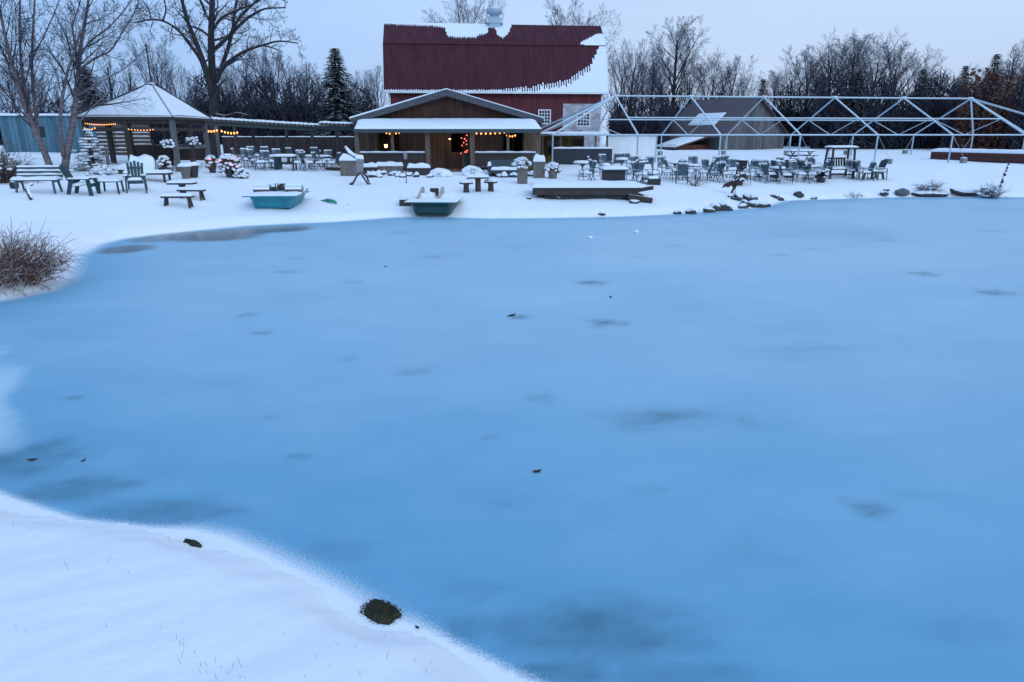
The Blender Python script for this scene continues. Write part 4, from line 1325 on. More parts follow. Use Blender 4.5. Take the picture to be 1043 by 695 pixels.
# small white-roofed house in the wood
q = (X(315, 115, 78), 78, gz(X(315, 115, 78), 78))
t = thing('small_house', 'small dark house with snow-white roof in the wood left of the spruce', 'house', q, R(-12))
z0, z1 = Z(119.5, 78) - q[2], Z(106, 78) - q[2]
m = MB(); m.bb(-1.3, 1.6, 0, 3, -.4, z0); m.prism([(0, z0), (3, z0), (1.5, z1 - .1)], -1.3, -1.2, 'yz'); m.prism([(0, z0), (3, z0), (1.5, z1 - .1)], 1.5, 1.6, 'yz'); m.build('wall', wood_grey, t)
m = MB(); m.prism([(-.35, z0 - .1), (1.5, z1), (3.3, z0 - .1), (3.3, z0 + .08), (1.5, z1 + .2), (-.35, z0 + .08)], -1.5, 1.8, 'yz'); m.build('roof', snow, t)
m = MB(); m.bb(.0, .7, -.03, -.004, z0 - 1.5, z0 - .7); m.build('window', glass_dark, t)

# ------------------------------------------------------------------ bare tent frame
dirT = Vector((.9905, .1375, 0)); perp = Vector((-.1375, .9905, 0))
F0 = Vector(PY(650, 137, 50.0)); bay = 6.1; wid_ = 12.2
F0.z = 0
zE = Z(137.6, 52); zR = Z(98.5, 57)
tf = thing('party_tent', 'long bare tubular frame of a party tent without its canvas', 'tent frame', (F0.x, F0.y, 0))


def pipe(m, a, b_, r=.045): m.tube([a, b_], r, 7)


O = Vector((F0.x, F0.y, 0))
Fk = lambda k: dirT * (bay * k) + Vector((0, 0, zE))
Bk = lambda k: Fk(k) + perp * wid_
Rk = lambda k: Fk(k) + perp * (wid_ / 2) + Vector((0, 0, zR - zE))
for k in range(6):
    for a, b_ in ((Rk(k), Fk(k)), (Rk(k), Bk(k))):
        m = MB(); pipe(m, a, b_, .062); m.build('rafter', white_metal, tf)
    if 0 < k:
        m = MB(); mid = (Fk(k) + Bk(k)) / 2
        pipe(m, mid, Rk(k).lerp(Fk(k), .58), .03); m.build('truss_strut', white_metal, tf)
        m = MB(); pipe(m, mid, Rk(k).lerp(Bk(k), .58), .03); m.build('truss_strut', white_metal, tf)
        m = MB(); pipe(m, Fk(k), Bk(k), .03); m.build('tie_rod', white_metal, tf)
for k in range(-1, 6):
    for G in (Fk, Bk):
        m = MB(); pipe(m, G(k), G(k + 1), .055); m.build('eave_pole', white_metal, tf)
    if 0 <= k < 5:
        m = MB(); pipe(m, Rk(k), Rk(k + 1), .06); m.build('ridge_pole', white_metal, tf)
        for G in (Fk, Bk):
            m = MB(); pipe(m, Rk(k).lerp(G(k), .58), Rk(k + 1).lerp(G(k + 1), .58), .05); m.build('purlin', white_metal, tf)
for k, r0 in ((-1, 0), (6, 5)):
    for q in (Fk(k), Bk(k), (Fk(k) + Bk(k)) / 2):
        m = MB(); pipe(m, Rk(r0), q, .075); m.build('hip_rafter', white_metal, tf)
    m = MB(); pipe(m, Fk(k), Bk(k), .055); m.build('eave_pole', white_metal, tf)
    for q in ((Fk(k) + Bk(k)) / 2, Fk(k).lerp(Fk(r0), .8)):
        m = MB(); pipe(m, Rk(r0).lerp(Fk(k), .58), q, .03); m.build('truss_strut', white_metal, tf)
blocks = []
lt = mat('pale strap webbing', (.45, .45, .45), rough=.9)
for k in range(-1, 7):
    for q, sgn in ((Fk(k), -1), (Bk(k), 1)):
        w = q + O; g = gz(w.x, w.y)
        m = MB(); foot = Vector((q.x, q.y, g)); pipe(m, Vector((q.x, q.y, zE)), foot, .06); m.box((q.x, q.y, g + .015), (.24, .24, .03))
        m.build('leg', white_metal, tf)
        if k >= 1:
            e = w + perp * (sgn * 1.5) + dirT * .5 if sgn > 0 else w + perp * (-.3) + dirT * 1.0
            ge_ = gz(e.x, e.y); blocks.append((e.x, e.y, ge_))
            m = MB(); m.beam(q, (e.x - O.x, e.y - O.y, ge_ + .36), .035, .012); m.build('strap', lt, tf)
m = MB()
for k in range(6): m.blob(Rk(k) + Vector((0, 0, .06)), (.25, .14, .05), k, .3, 8, 5)
m.build('snow', snow, tf, True)
# ballast blocks: the front and rear rows
bk0 = None
for i, (x, y, g) in enumerate(blocks):
    lab = 'grey concrete ballast block strapped to a ' + ('front' if i % 2 == 0 else 'rear') + ' leg of the tent frame'
    gr = ('front' if i % 2 == 0 else 'rear') + ' ballast blocks of the tent frame'
    if bk0 is None:
        bk0 = thing('ballast_block', lab, 'block', (x, y, g), .3, gr)
        m = MB(); m.bb(-.17, .17, -.17, .17, -.1, .36); m.box((0, 0, .37), (.09, .09, .05)); m.build('block', concrete, bk0)
        m = MB(); m.cap(-.16, .16, -.16, .16, .361, .06, 1, 6, 6, .3); m.build('snow', snow, bk0, True)
    else: dup(bk0, (x, y, g), .3 + .5 * i, lab, gr)

# white sidewall of the tent
Yq = 53.0
xa, xb2 = X(619, 150, Yq), X(668, 150, Yq); g = gz((xa + xb2) / 2, Yq)
t = thing('tent_sidewall', 'blank white vinyl sidewall hung at the left end of the tent frame', 'tent wall', (xa, Yq, g))
m = MB(); vs = []; fs = []; nx_ = 60; Wd = xb2 - xa; h = zE - .08 - g
for s_ in (0, 1):
    for j in range(2):
        for i in range(nx_ + 1):
            u = i / nx_; vs.append((Wd * u, .010 * math.sin(u * 23) + .012 * math.sin(u * 9) + s_ * .012, -.05 + (h + .05) * j))
W = nx_ + 1
for i in range(nx_): fs.append((i, i + 1, W + i + 1, W + i)); fs.append((2 * W + i + 1, 2 * W + i, 3 * W + i, 3 * W + i + 1)); fs.append((W + i, W + i + 1, 3 * W + i + 1, 3 * W + i))
fs += [(0, W, 3 * W, 2 * W), (W - 1, 3 * W - 1, 4 * W - 1, 2 * W - 1)]
m.add(vs, fs); m.build('panel', white_vinyl, t, True)
m = MB(); m.bb(-.05, Wd + .05, -.04, .04, h, h + .06); m.bb(Wd, Wd + .07, -.04, .04, 0, h); m.build('pole', white_metal, t)

# ------------------------------------------------------------------ serving kiosk beside the barn
Yk = 50.5
xa, xb2 = X(552, 150, Yk), X(615, 150, Yk); g = gz((xa + xb2) / 2, Yk)
t = thing('bar_kiosk', 'open serving kiosk with yellow back wall and dark counter left of the white tent wall', 'kiosk', (xa, Yk, g))
Wd = xb2 - xa; zk = Z(138, Yk) - g
ybm = mat('yellow pine boards', (.26, .15, .045), rough=.8, var=.3, planks=(0, .25))
m = MB(); m.bb(-.2, Wd + .35, -.3, 3.2, zk - .02, zk + .10); rf = m.build('roof', wood_grey, t)
m = MB(); m.cap(-.2, Wd + .35, -.3, 3.2, zk + .102, .14, 5, 14, 8, .3); m.build('snow', snow, rf, True)
m = MB(); m.bb(0, Wd * .74, 2.6, 2.7, -.2, zk - .022); m.build('back_wall', ybm, t)
wall_window(t, .5, 1.7, zk - 1.35, zk - .35, 2.6, 2, 1, wood_brown, glass_dark, .08)
m = MB(); m.bb(Wd * .56, Wd * .72, 2.56, 2.598, -.1, zk - .3); m.build('door', wood_dark, t)
for x in (.05, Wd * .3, Wd * .86, Wd + .2):
    m = MB(); m.bb(x - .06, x + .06, -.16, -.04, -.2, zk - .022); m.build('post', wood_brown, t)
m = MB(); m.bb(Wd * .17, Wd + .55, -.45, -.2, -.2, Z(151.5, Yk) - g); co_ = m.build('counter', mat('dark navy counter', (.018, .024, .035), rough=.6, var=.3), t)
m = MB(); m.cap(Wd * .17, Wd + .55, -.5, -.14, Z(151.5, Yk) - g + .002, .11, 5, 20, 5, .4); m.build('snow', snow, co_, True)

# low red-brown wall on the far right
qa = GP(949, 162); qb = GP(1095, 170)
t = thing('low_wall', 'long low red brown board wall topped with snow under the right end of the tent', 'wall', (qa[0], qa[1], qa[2]), math.atan2(qb[1] - qa[1], qb[0] - qa[0]))
Ln = math.hypot(qb[0] - qa[0], qb[1] - qa[1]); dz = qb[2] - qa[2]
hh = .58
m = MB(); m.bb(0, Ln, -.2, 1.2, -.4, hh); m.build('boards', mat('red brown boards', (.10, .032, .026), rough=.85, var=.35, planks=(2, .2)), t)
m = MB(); m.cap(-.12, Ln + .1, -.3, 1.3, hh + .003, .26, 6, 40, 8, .2); m.build('snow', snow, t, True)
# ------------------------------------------------------------------ furniture on the left bank


def bench_slats(label, loc, rz):
    t = thing('park_bench', label, 'bench', loc, rz)
    m = MB()
    for i in range(4): m.bb(-.78, .78, -.25 + i * .125, -.15 + i * .125, .42, .455)
    se = m.build('seat', bench_green, t)
    m = MB()
    for i in range(3): m.box((0, .30 + i * .045, .57 + i * .14), (1.56, .03, .10), rx=R(-16))
    bk = m.build('backrest', bench_green, t)
    for x in (-.62, .62):
        m = MB(); m.beam((x, -.20, .42), (x * 1.04, -.25, -.1), .055, .07); m.beam((x, -.24, .40), (x, .26, .38), .05, .06); m.beam((x, .2, .42), (x * 1.04, .34, -.1), .055, .07); m.beam((x, .24, .36), (x, .41, .92), .05, .06)
        m.build('leg_frame', bench_green, t)
    m = MB(); m.cap(-.78, .78, -.26, .24, .457, .10, 3, 20, 6, .4); m.build('snow', snow, se, True)
    m = MB()
    for i in range(3): m.cap(-.78, .78, .275 + i * .045, .33 + i * .045, .615 + i * .14, .05, i, 20, 3, .5)
    m.build('snow', snow, bk, True)
    return t


def sled(p):
    return p


q = GP(40, 196)
bench_slats('weathered slatted park bench with snow on its seat below the birches', q, R(9))


def adirondack(label, loc, rz, group=None):
    t = thing('garden_chair', label, 'chair', loc, rz, group)
    m = MB()
    for i in range(5): m.box((0, -.30 + i * .125, .38 - i * .022), (.50, .115, .028), rx=R(-10))
    se = m.build('seat', green_plastic, t)
    m = MB()
    for i, x in enumerate((-.2, -.1, 0, .1, .2)):
        m.box((x * 1.15, .40, .66 + .02 * (2 - abs(i - 2))), (.092, .03, .78 + .05 * (2 - abs(i - 2))), rx=R(-24), ry=x * .35)
    m.box((0, .31, .48), (.56, .03, .07), rx=R(-24)); m.box((0, .47, .84), (.56, .03, .06), rx=R(-24))
    bk = m.build('backrest', green_plastic, t)
    for s_ in (-1, 1):
        m = MB(); m.bb(s_ * .33 - .065, s_ * .33 + .065, -.42, .34, .545, .575); am = m.build('armrest', green_plastic, t)
        m = MB(); m.cap(s_ * .33 - .06, s_ * .33 + .06, -.42, .30, .577, .05, 2, 4, 8, .4); m.build('snow', snow, am, True)
        m = MB(); m.beam((s_ * .31, -.36, .55), (s_ * .34, -.42, -.08), .05, .13); m.build('leg', green_plastic, t)
        m = MB(); m.beam((s_ * .29, .22, .55), (s_ * .32, .40, -.08), .05, .13); m.build('leg', green_plastic, t)
    m = MB(); m.bb(-.27, .27, -.385, -.355, .27, .40); m.build('front_apron', green_plastic, t)
    m = MB(); m.cap(-.26, .26, -.36, .26, .38, .13, 4, 10, 10, .3, top=lambda x, y: -.17 * (y + .3)); m.build('snow', snow, se, True)
    m = MB()
    m.cap(-.25, .25, -.03, .10, 0, .06, 5, 8, 4, .5, top=lambda x, y: .62 + (y) * 2.6)
    m.v = [(x, y + .30 + (z - .4) * .38, z) for x, y, z in m.v]
    m.build('snow', snow, bk, True)
    return t


ch1 = adirondack('dark green plastic chair turned sideways beside the low plastic side table', GP(85, 198), R(98))
dup(ch1, GP(140, 194), R(24), 'dark green plastic chair facing the pond, right of the low side table')
t = thing('side_table', 'low dark green side table with snow between the two garden chairs', 'table', GP(114, 196), R(6))
m = MB()
for i in range(5): m.bb(-.36, .36, -.24 + i * .1, -.155 + i * .1, .38, .41)
tp_ = m.build('tabletop', green_plastic, t)
for x in (-.32, .32):
    for y in (-.2, .2):
        m = MB(); m.beam((x, y, .38), (x * 1.1, y * 1.1, -.08), .05, .06); m.build('leg', green_plastic, t)
m = MB(); m.cap(-.36, .36, -.24, .24, .412, .09, 7, 12, 8, .3); m.build('snow', snow, tp_, True)

# plank table with two plank benches


def plank(name, label, cat, loc, rz, L_, W_, h, kind, group=None):
    t = thing(name, label, cat, loc, rz, group)
    m = MB(); m.bb(-L_ / 2, L_ / 2, -W_ / 2, W_ / 2, h - .06, h); top = m.build('tabletop' if cat == 'table' else 'seat', wood_dark, t)
    if kind == 'post':
        m = MB(); m.lathe([(.17, -.1), (.13, .05), (.12, h - .12), (.16, h - .062)], (0, 0, 0), 10); m.build('pedestal', wood_dark, t)
    else:
        for s_ in (-1, 1):
            for e in (-1, 1):
                m = MB(); m.beam((s_ * L_ * .36, e * W_ * .18, h - .062), (s_ * L_ * .40, e * W_ * .42, -.08), .07, .09); m.build('leg', wood_dark, t)
    m = MB(); m.cap(-L_ / 2, L_ / 2, -W_ / 2, W_ / 2, h + .002, .10, 5, 16, 6, .25); m.build('snow', snow, top, True)
    return t


q = GP(187, 200)
plank('plank_table', 'dark pedestal table with snow between the two plank benches on the left bank', 'table', q, .05, .98, .55, .52, 'post')
plank('plank_bench', 'dark plank bench in front of the snowy pedestal table on the left bank', 'bench', GP(182, 210), .08, 1.1, .3, .36, 'legs')
plank('plank_bench', 'dark plank bench behind and right of the snowy pedestal table on the left bank', 'bench', GP(196, 203), -.12, 1.05, .28, .36, 'legs')

# snowy lounge bench in front of the gazebo and low dark planter edge
t = thing('lounge_bench', 'broad reclining bench buried in snow at the foot of the gazebo', 'bench', GP(152, 184), .06)
m = MB(); m.bb(-.95, .95, -.35, .35, .26, .33); se = m.build('seat', wood_dark, t)
m = MB(); m.box((-.35, .38, .62), (1.1, .06, .62), rx=R(-20)); bk = m.build('backrest', wood_dark, t)
for x in (-.8, .8):
    for y in (-.28, .28):
        m = MB(); m.bb(x - .04, x + .04, y - .04, y + .04, -.1, .26); m.build('leg', wood_dark, t)
m = MB(); m.cap(-.95, .95, -.36, .3, .332, .14, 2, 18, 8, .3); m.build('snow', snow, se, True)
m = MB(); m.cap(-.9, .2, .12, .44, .34, .5, 3, 14, 6, .2, top=lambda x, y: (y - .12) * .9); m.build('snow', snow, bk, True)
t = thing('raised_bed', 'low dark timber bed heaped with snow beside the snowy dwarf spruce', 'raised bed', GP(130, 177), .03)
m = MB(); m.bb(-.85, .85, -.4, .4, -.1, .20); m.build('boards', wood_dark, t)
m = MB(); m.cap(-.85, .85, -.42, .4, .202, .22, 8, 16, 8, .5); m.build('snow', snow, t, True)
m = MB(); m.bb(-.78, -.66, -.34, -.22, .2, 1.15); m.build('post', wood_grey, t)

# the snow-laden dwarf spruce and low snowy shrubs round the gazebo
q = GP(95, 174)
conifer('dwarf_spruce', 'small spruce loaded with snow between the forked birch and the gazebo', 1.95, 1.15, 31, q, dens=1.8, bare=.02, snowy=True)


def shrub(name, label, loc, r, h, n, seed, m, snowy=.5, group=None, leaf=False, cat='shrub', thick=.008, sk=.12):
    rg = random.Random(seed)
    t = thing(name, label, cat, loc, 0, group)
    mb = MB(); sn = MB()
    for i in range(n):
        a = rg.uniform(0, 6.28); k = math.sqrt(rg.random()) * r
        p = Vector((math.cos(a) * k * .35, math.sin(a) * k * .35, -.05))
        d = Vector((math.cos(a) * k / r * .9, math.sin(a) * k / r * .9, 1)).normalized()
        L_ = h * rg.uniform(.6, 1.1) * (1.15 - .3 * k / r)
        pts = [p]
        for j in range(4):
            d = (d + rv(rg) * .22 + Vector((0, 0, -.08 * j))).normalized(); pts.append(pts[-1] + d * L_ / 4)
        mb.tube(pts, [thick * 1.5, thick * 1.3, thick, thick * .8, thick * .5], 3, cap=False)
        for j in (2, 3, 4):
            for e in range(2):
                dd = (d + rv(rg) * .9).normalized(); l = L_ * rg.uniform(.15, .35)
                mb.tube([pts[j], pts[j] + dd * l], [thick * .7, thick * .4], 3, cap=False)
                if leaf:
                    c = pts[j] + dd * l * rg.random(); a1 = rv(rg) * .05; a2 = rv(rg) * .05
                    mb.add([tuple(c - a1), tuple(c + a2), tuple(c + a1)], [(0, 1, 2)])
            if rg.random() < snowy:
                c = pts[j]; s_ = rg.uniform(.5, 1.2) * r * sk
                sn.blob((c.x, c.y, c.z), (s_ * 1.4, s_ * 1.2, s_ * .6), rg.random(), .3, 7, 5)
    mb.build('branches', m, t)
    if sn.v: sn.build('snow', snow, t, True)
    return t


brown_twig = mat('reddish brown twigs', (.085, .05, .04), rough=.9, var=.4, bump=0)
dry_leaf = mat('dry brown leaves', (.12, .06, .04), rough=.9, var=.5, bump=0)
shrub('snowy_shrub', 'low snow-capped shrub at the foot of the dwarf spruce', GP(104, 178), .75, .55, 60, 4, needle, .9, cat='shrub', thick=.014)
# big bush at the left edge of the ice
q = P0(20, 299)
shrub('bank_bush', 'brown tangled bush dusted with snow at the edge of the ice, far left', (q[0] - .62, q[1] + .5, .05), 1.5, 1.15, 560, 6, mat('tan brown bush stems', (.15, .072, .05), rough=.9, var=.5, bump=0, snow=.6, snow_lo=.6), 0, leaf=False, cat='bush', thick=.0065, sk=.03)
shrub('bare_shrub', 'bare reddish shrub at the left edge beside the park bench', GP(4, 186), .9, 1.5, 150, 7, brown_twig, .15, cat='shrub', thick=.01)
# driftwood stick and dark ball by the bench
t = thing('driftwood', 'snow-covered crooked branch stuck in front of the park bench', 'branch', GP(33, 204))
m = MB(); m.tube([(0, 0, -.1), (-.10, 0, .18), (-.16, .02, .34), (-.06, .02, .48), (.12, .03, .52)], [.05, .045, .04, .035, .02], 7); m.tube([(-.12, .01, .27), (-.24, 0, .33)], [.025, .015], 5); m.build('wood', wood_dark, t, True)
m = MB(); m.tube([(.03, -.02, .1), (-.05, -.02, .26), (-.08, 0, .42), (.04, .02, .56), (.14, .02, .56)], [.05, .05, .05, .04, .02], 7); m.build('snow', snow, t, True)
t = tag(MB().lathe([(.05, -.1), (.13, .0), (.16, .12), (.12, .25), (.02, .29)], (0, 0, 0), 10).build('path_light', black_metal, None, True), 'small dark rounded path light in the snow left of the park bench', 'light'); t.location = GP(15, 192)
t = tag(MB().lathe([(.05, -.1), (.12, .0), (.14, .10), (.10, .2), (.02, .22)], (0, 0, 0), 10).build('path_light', black_metal, None, True), 'small dark knob in the snow behind the sideways garden chair', 'light'); t.location = GP(91, 183)

# ------------------------------------------------------------------ pots, flowers and clutter along gazebo and pergola


def pot_plant(label, loc, pr_, ph, r, h, seed, pm, lm, sn_=.6, lights=0, nb=90):
    rg = random.Random(seed)
    t = thing('potted_plant', label, 'plant', loc)
    m = MB(); m.lathe([(pr_ * .75, -.03), (pr_, ph), (pr_ * 1.06, ph), (pr_ * 1.06, ph + .04), (pr_ * .9, ph + .04)], (0, 0, 0), 12); m.build('pot', pm, t)
    m = MB(); sn2 = MB()
    for i in range(nb):
        a = rg.uniform(0, 6.28); el_ = rg.uniform(-.2, 1.4); k = r * rg.uniform(.5, 1)
        e = (math.cos(a) * math.cos(el_) * k, math.sin(a) * math.cos(el_) * k, ph + .04 + max(-.2, math.sin(el_)) * h)
        m.tube([(0, 0, ph - .05), (e[0] * .5, e[1] * .5, ph + (e[2] - ph) * .7), e], [.008, .006, .004], 3, cap=False)
        for k2 in range(3):
            c = Vector(e) * rg.uniform(.75, 1.0) + rv(rg) * .03; a1 = rv(rg) * .06; a2 = rv(rg) * .06
            m.add([tuple(c - a1), tuple(c + a2), tuple(c + a1)], [(0, 1, 2)])
        if rg.random() < sn_: sn2.blob(e, (.09, .08, .05), rg.random(), .3, 7, 5)
    m.build('foliage', lm, t)
    if sn2.v: sn2.build('snow', snow, t, True)
    for i in range(lights):
        a = rg.uniform(3.4, 6.0); el_ = rg.uniform(.1, 1.2)
        b2_ = MB(); b2_.blob((math.cos(a) * math.cos(el_) * r, math.sin(a) * math.cos(el_) * r, ph + math.sin(el_) * h), (.035, .035, .04), 1, 0, 8, 6); b2_.build('bulb', bulb_pink, t, True)
    return t


dark_pot = mat('dark glazed pot', (.03, .028, .035), rough=.5, var=.3)
grey_pot = mat('grey tan stone planter', (.16, .135, .12), rough=.9, var=.3, snow=.9)
pot_plant('snow-covered flower bush with pink lights in a dark pot at the pergola corner', GP(235, 181), .24, .42, .62, .62, 3, dark_pot, dry_leaf, .9, 7, 130)
pot_plant('small snow-capped plant right of the flower bush with pink lights', GP(247, 182), .16, .12, .36, .30, 4, dark_pot, needle, .8)
pot_plant('snowy potted plant between the last gazebo post and the pergola post', GP(217, 176), .2, .36, .38, .45, 5, dark_pot, dry_leaf, .6, 2)
pot_plant('snowy potted plant inside the right front corner of the gazebo', GP(169, 178), .2, .36, .36, .5, 6, dark_pot, dry_leaf, .6)
t = thing('hanging_basket', 'frosted flower basket hanging on the gazebo corner post', 'basket', PY(171, 147, 36.6))
m = MB(); m.lathe([(.05, -.2), (.2, -.02), (.22, .06)], (0, 0, 0), 12); m.build('basket', dark_pot, t)
m = MB(); m.tube([(0, 0, .05), (0, 0, .75)], .008, 4); m.build('hook', black_metal, t)
rg = random.Random(3); m = MB()
for i in range(26): m.blob((rg.gauss(0, .14), rg.gauss(0, .14), rg.uniform(-.15, .2)), (.08, .08, .055), i, .3, 7, 5)
m.build('snow', snow, t, True)
t = dup(t, PY(195, 144, 38.5), 1.0, 'frosted flower basket hanging between the two right gazebo posts')
for i, (px, py, lab) in enumerate([(190, 182, 'snow-topped stone urn leaning by the gazebo corner post'), (198, 181, 'dark wicker tub between the two right gazebo posts')]):
    t = thing('urn', lab, 'urn', GP(px, py))
    m = MB(); m.lathe([(.14, -.05), (.17, .05), (.24, .45), (.26, .55), (.22, .55)], (0, 0, 0), 12); m.build('body', grey_pot if i == 0 else dark_pot, t)
    m = MB(); m.cap(-.25, .25, -.25, .25, .545, .16, i, 8, 8, .2); m.build('snow', snow, t, True)

# ------------------------------------------------------------------ patio chairs and tables


def patio_chair(label, loc, rz, group, wm=patio_metal, sm=patio_sling):
    t = thing('patio_chair', label, 'chair', loc, rz, group)
    m = MB(); m.bb(-.26, .26, -.26, .24, .415, .435); se = m.build('seat', sm, t)
    m = MB(); m.box((0, .325, .70), (.48, .02, .54), rx=R(-14)); bk = m.build('backrest', sm, t)
    for s_ in (-1, 1):
        m = MB(); m.tube([(s_ * .28, .42, -.06), (s_ * .28, .24, .42), (s_ * .27, .40, .98), (s_ * .22, .415, 1.0)], .017, 6); m.build('rear_frame', wm, t)
        m = MB(); m.tube([(s_ * .30, -.30, -.06), (s_ * .29, -.26, .60), (s_ * .29, -.20, .645), (s_ * .28, .32, .65)], .017, 6); m.build('arm_frame', wm, t)
    m = MB(); m.tube([(-.22, .415, 1.0), (.22, .415, 1.0)], .017, 6); m.build('top_rail', wm, t)
    for y in (-.25, .23):
        m = MB(); m.tube([(-.28, y, .40), (.28, y, .40)], .012, 5); m.build('crossbar', wm, t)
    m = MB(); m.cap(-.25, .25, -.25, .23, .437, .12, 1, 8, 8, .3); m.build('snow', snow, se, True)
    m = MB(); m.cap(-.23, .23, .385, .445, 1.012, .05, 1, 8, 3, .4); m.build('snow', snow, bk, True)
    return t


def patio_table(label, loc, rz, group, r=.52, h=.72):
    t = thing('patio_table', label, 'table', loc, rz, group)
    m = MB(); m.lathe([(r, h - .03), (r, h)], (0, 0, 0), 20); tp_ = m.build('tabletop', patio_metal, t)
    m = MB(); m.lathe([(.28, -.05), (.28, .03), (.05, .07), (.04, h - .2), (.2, h - .032)], (0, 0, 0), 12); m.build('pedestal', patio_metal, t)
    m = MB(); m.lathe([(r * .99, h + .002), (r * .97, h + .07), (r * .85, h + .12), (r * .4, h + .135), (.02, h + .13)], (0, 0, 0), 20); m.build('snow', snow, tp_, True)
    return t


pc0 = None; pt0 = None


def put_chair(px, py, rz, label, group=None, s=1.0):
    global pc0
    q = GP(px, py)
    if pc0 is None: pc0 = patio_chair(label, q, rz, group); return pc0
    r = dup(pc0, q, rz, label, group, s)
    if group is None and 'group' in r: del r['group']
    return r


def put_table(px, py, label, group=None, s=1.0, rz=0):
    global pt0
    q = GP(px, py)
    if pt0 is None: pt0 = patio_table(label, q, rz, group); return pt0
    r = dup(pt0, q, rz, label, group, s)
    if group is None and 'group' in r: del r['group']
    return r


rg = random.Random(12)
# left cluster near the dark fire table
put_chair(597, 186, R(-75), 'patio chair standing alone and sideways left of the dark fire table')
put_table(593, 180, 'round snow-topped bistro table left of the dark fire table', s=(.62, .62, 1.1))
put_table(633, 176, 'round snow-topped table behind the dark fire table', s=(.75, .75, 1.05))
GL = 'patio chairs round the fire table'
for px, py, rz in [(608, 184, 100), (606, 179, 70), (616, 176, 15), (640, 184, -100), (646, 186, -120), (644, 179, -80), (652, 187, 60), (655, 181, 150), (649, 177, 20), (628, 173, 180), (659, 178, -30), (663, 186, 40), (640, 173, 30)]:
    put_chair(px, py, R(rz + rg.uniform(-15, 15)), 'snowy patio chair in the crowd of chairs round the dark fire table', GL)
# middle cluster
GM = 'patio chairs in the middle of the lawn'
for px, py, rz in [(679, 184, 80), (684, 182, 100), (690, 183, -60), (676, 178, 30), (694, 187, 160), (702, 184, 90), (712, 182, -90), (717, 184, -110), (722, 181, 40), (728, 185, -80), (733, 182, 70), (739, 186, 100), (745, 181, -20), (726, 177, 190), (706, 177, 10), (736, 176, -40)]:
    put_chair(px, py, R(rz + rg.uniform(-15, 15)), 'snowy patio chair in the row between the fire table and the rusty metal heron', GM)
for px, py in [(698, 181), (687, 178), (731, 179)]:
    put_table(px, py, 'snow-topped patio table in the row between the fire table and the heron', 'patio tables left of the heron', .9)
GRt = 'patio chairs right of the heron'
for px, py, rz in [(763, 182, -70), (768, 183, 80), (774, 185, -100), (780, 182, 20), (783, 186, 110), (795, 184, -10), (800, 187, 90), (809, 184, 0), (815, 186, -80), (820, 182, 120), (826, 186, 60), (832, 184, -100), (838, 182, -60), (806, 179, 170), (788, 178, 200), (829, 178, 30), (757, 187, 100)]:
    put_chair(px, py, R(rz + rg.uniform(-15, 15)), 'snowy patio chair in the row between the metal heron and the swing', GRt)
for px, py in [(772, 180), (790, 184), (823, 182), (814, 178)]:
    put_table(px, py, 'snow-topped patio table in the row between the heron and the swing', 'patio tables right of the heron', .9)
# under the pergola
GP_ = 'patio chairs under the pergola'
for px, py, rz in [(262, 172, 60), (268, 174, -20), (275, 173, 100), (281, 171, 0), (253, 171, 40), (304, 174, -80), (309, 172, 30), (314, 174, 120), (320, 172, -60), (327, 174, 90), (334, 171, 10), (340, 174, -100), (272, 167, 180), (300, 168, 150), (322, 167, 200), (259, 167, 170), (246, 170, 100)]:
    put_chair(px, py, R(rz + rg.uniform(-15, 15)), 'snowy patio chair among the crowded tables under the pergola', GP_)
for px, py in [(277, 171), (318, 170), (331, 170), (258, 170)]:
    put_table(px, py, 'snow-topped round table among the chairs under the pergola', 'round tables under the pergola', .85)
# long snowy table with dark green end under the pergola
t = thing('trestle_table', 'long snow-topped table with a dark green end panel in front of the pergola', 'table', GP(291, 173), .04)
m = MB(); m.bb(-.62, .62, -.35, .35, .68, .73); tp_ = m.build('tabletop', wood_dark, t)
m = MB(); m.bb(-.55, -.27, -.3, .3, -.05, .68); m.build('end_panel', green_plastic, t)
for y in (-.28, .28):
    m = MB(); m.bb(.5, .57, y - .04, y + .04, -.05, .68); m.build('leg', wood_dark, t)
m = MB(); m.bb(-.27, .5, -.03, .03, .3, .42); m.build('stretcher', wood_dark, t)
m = MB(); m.cap(-.63, .63, -.36, .36, .732, .13, 5, 14, 8, .2); m.build('snow', snow, tp_, True)
t = thing('fire_table', 'square dark wicker fire table with snow on top at the left of the tent', 'fire table', GP(624.5, 187), .06)
m = MB(); m.bb(-.5, .5, -.42, .42, -.05, .62); m.build('body', mat('dark wicker', (.028, .024, .03), rough=.7, var=.5, scale=30, planks=(2, .05)), t)
m = MB(); m.bb(-.62, .62, -.54, .54, .622, .68); tp_ = m.build('tabletop', patio_metal, t)
m = MB(); m.cap(-.62, .62, -.54, .54, .682, .15, 9, 12, 10, .25); m.build('snow', snow, tp_, True)
# sling lounger tilted up
t = thing('lounge_chair', 'dark framed sling lounger tilted up with snow, right end of the fire table chairs', 'lounger', GP(661, 187), R(18))
m = MB(); m.box((0, .25, .55), (.58, .03, .85), rx=R(-28)); bk = m.build('backrest', patio_sling, t)
m = MB(); m.bb(-.29, .29, -.5, .1, .22, .26); se = m.build('seat', black_metal, t)
for s_ in (-1, 1):
    m = MB(); m.tube([(s_ * .33, -.52, .0), (s_ * .33, -.5, .27), (s_ * .33, .06, .24), (s_ * .33, .50, 1.02)], .025, 6); m.tube([(s_ * .33, .1, .3), (s_ * .33, .45, -.05)], .025, 6); m.build('side_frame', black_metal, t)
m = MB(); m.bb(-.36, .36, -.54, -.5, -.05, .24); m.build('front_panel', black_metal, t)
m = MB(); m.cap(-.28, .28, -.48, .1, .262, .12, 4, 8, 8, .3); m.build('snow', snow, se, True)
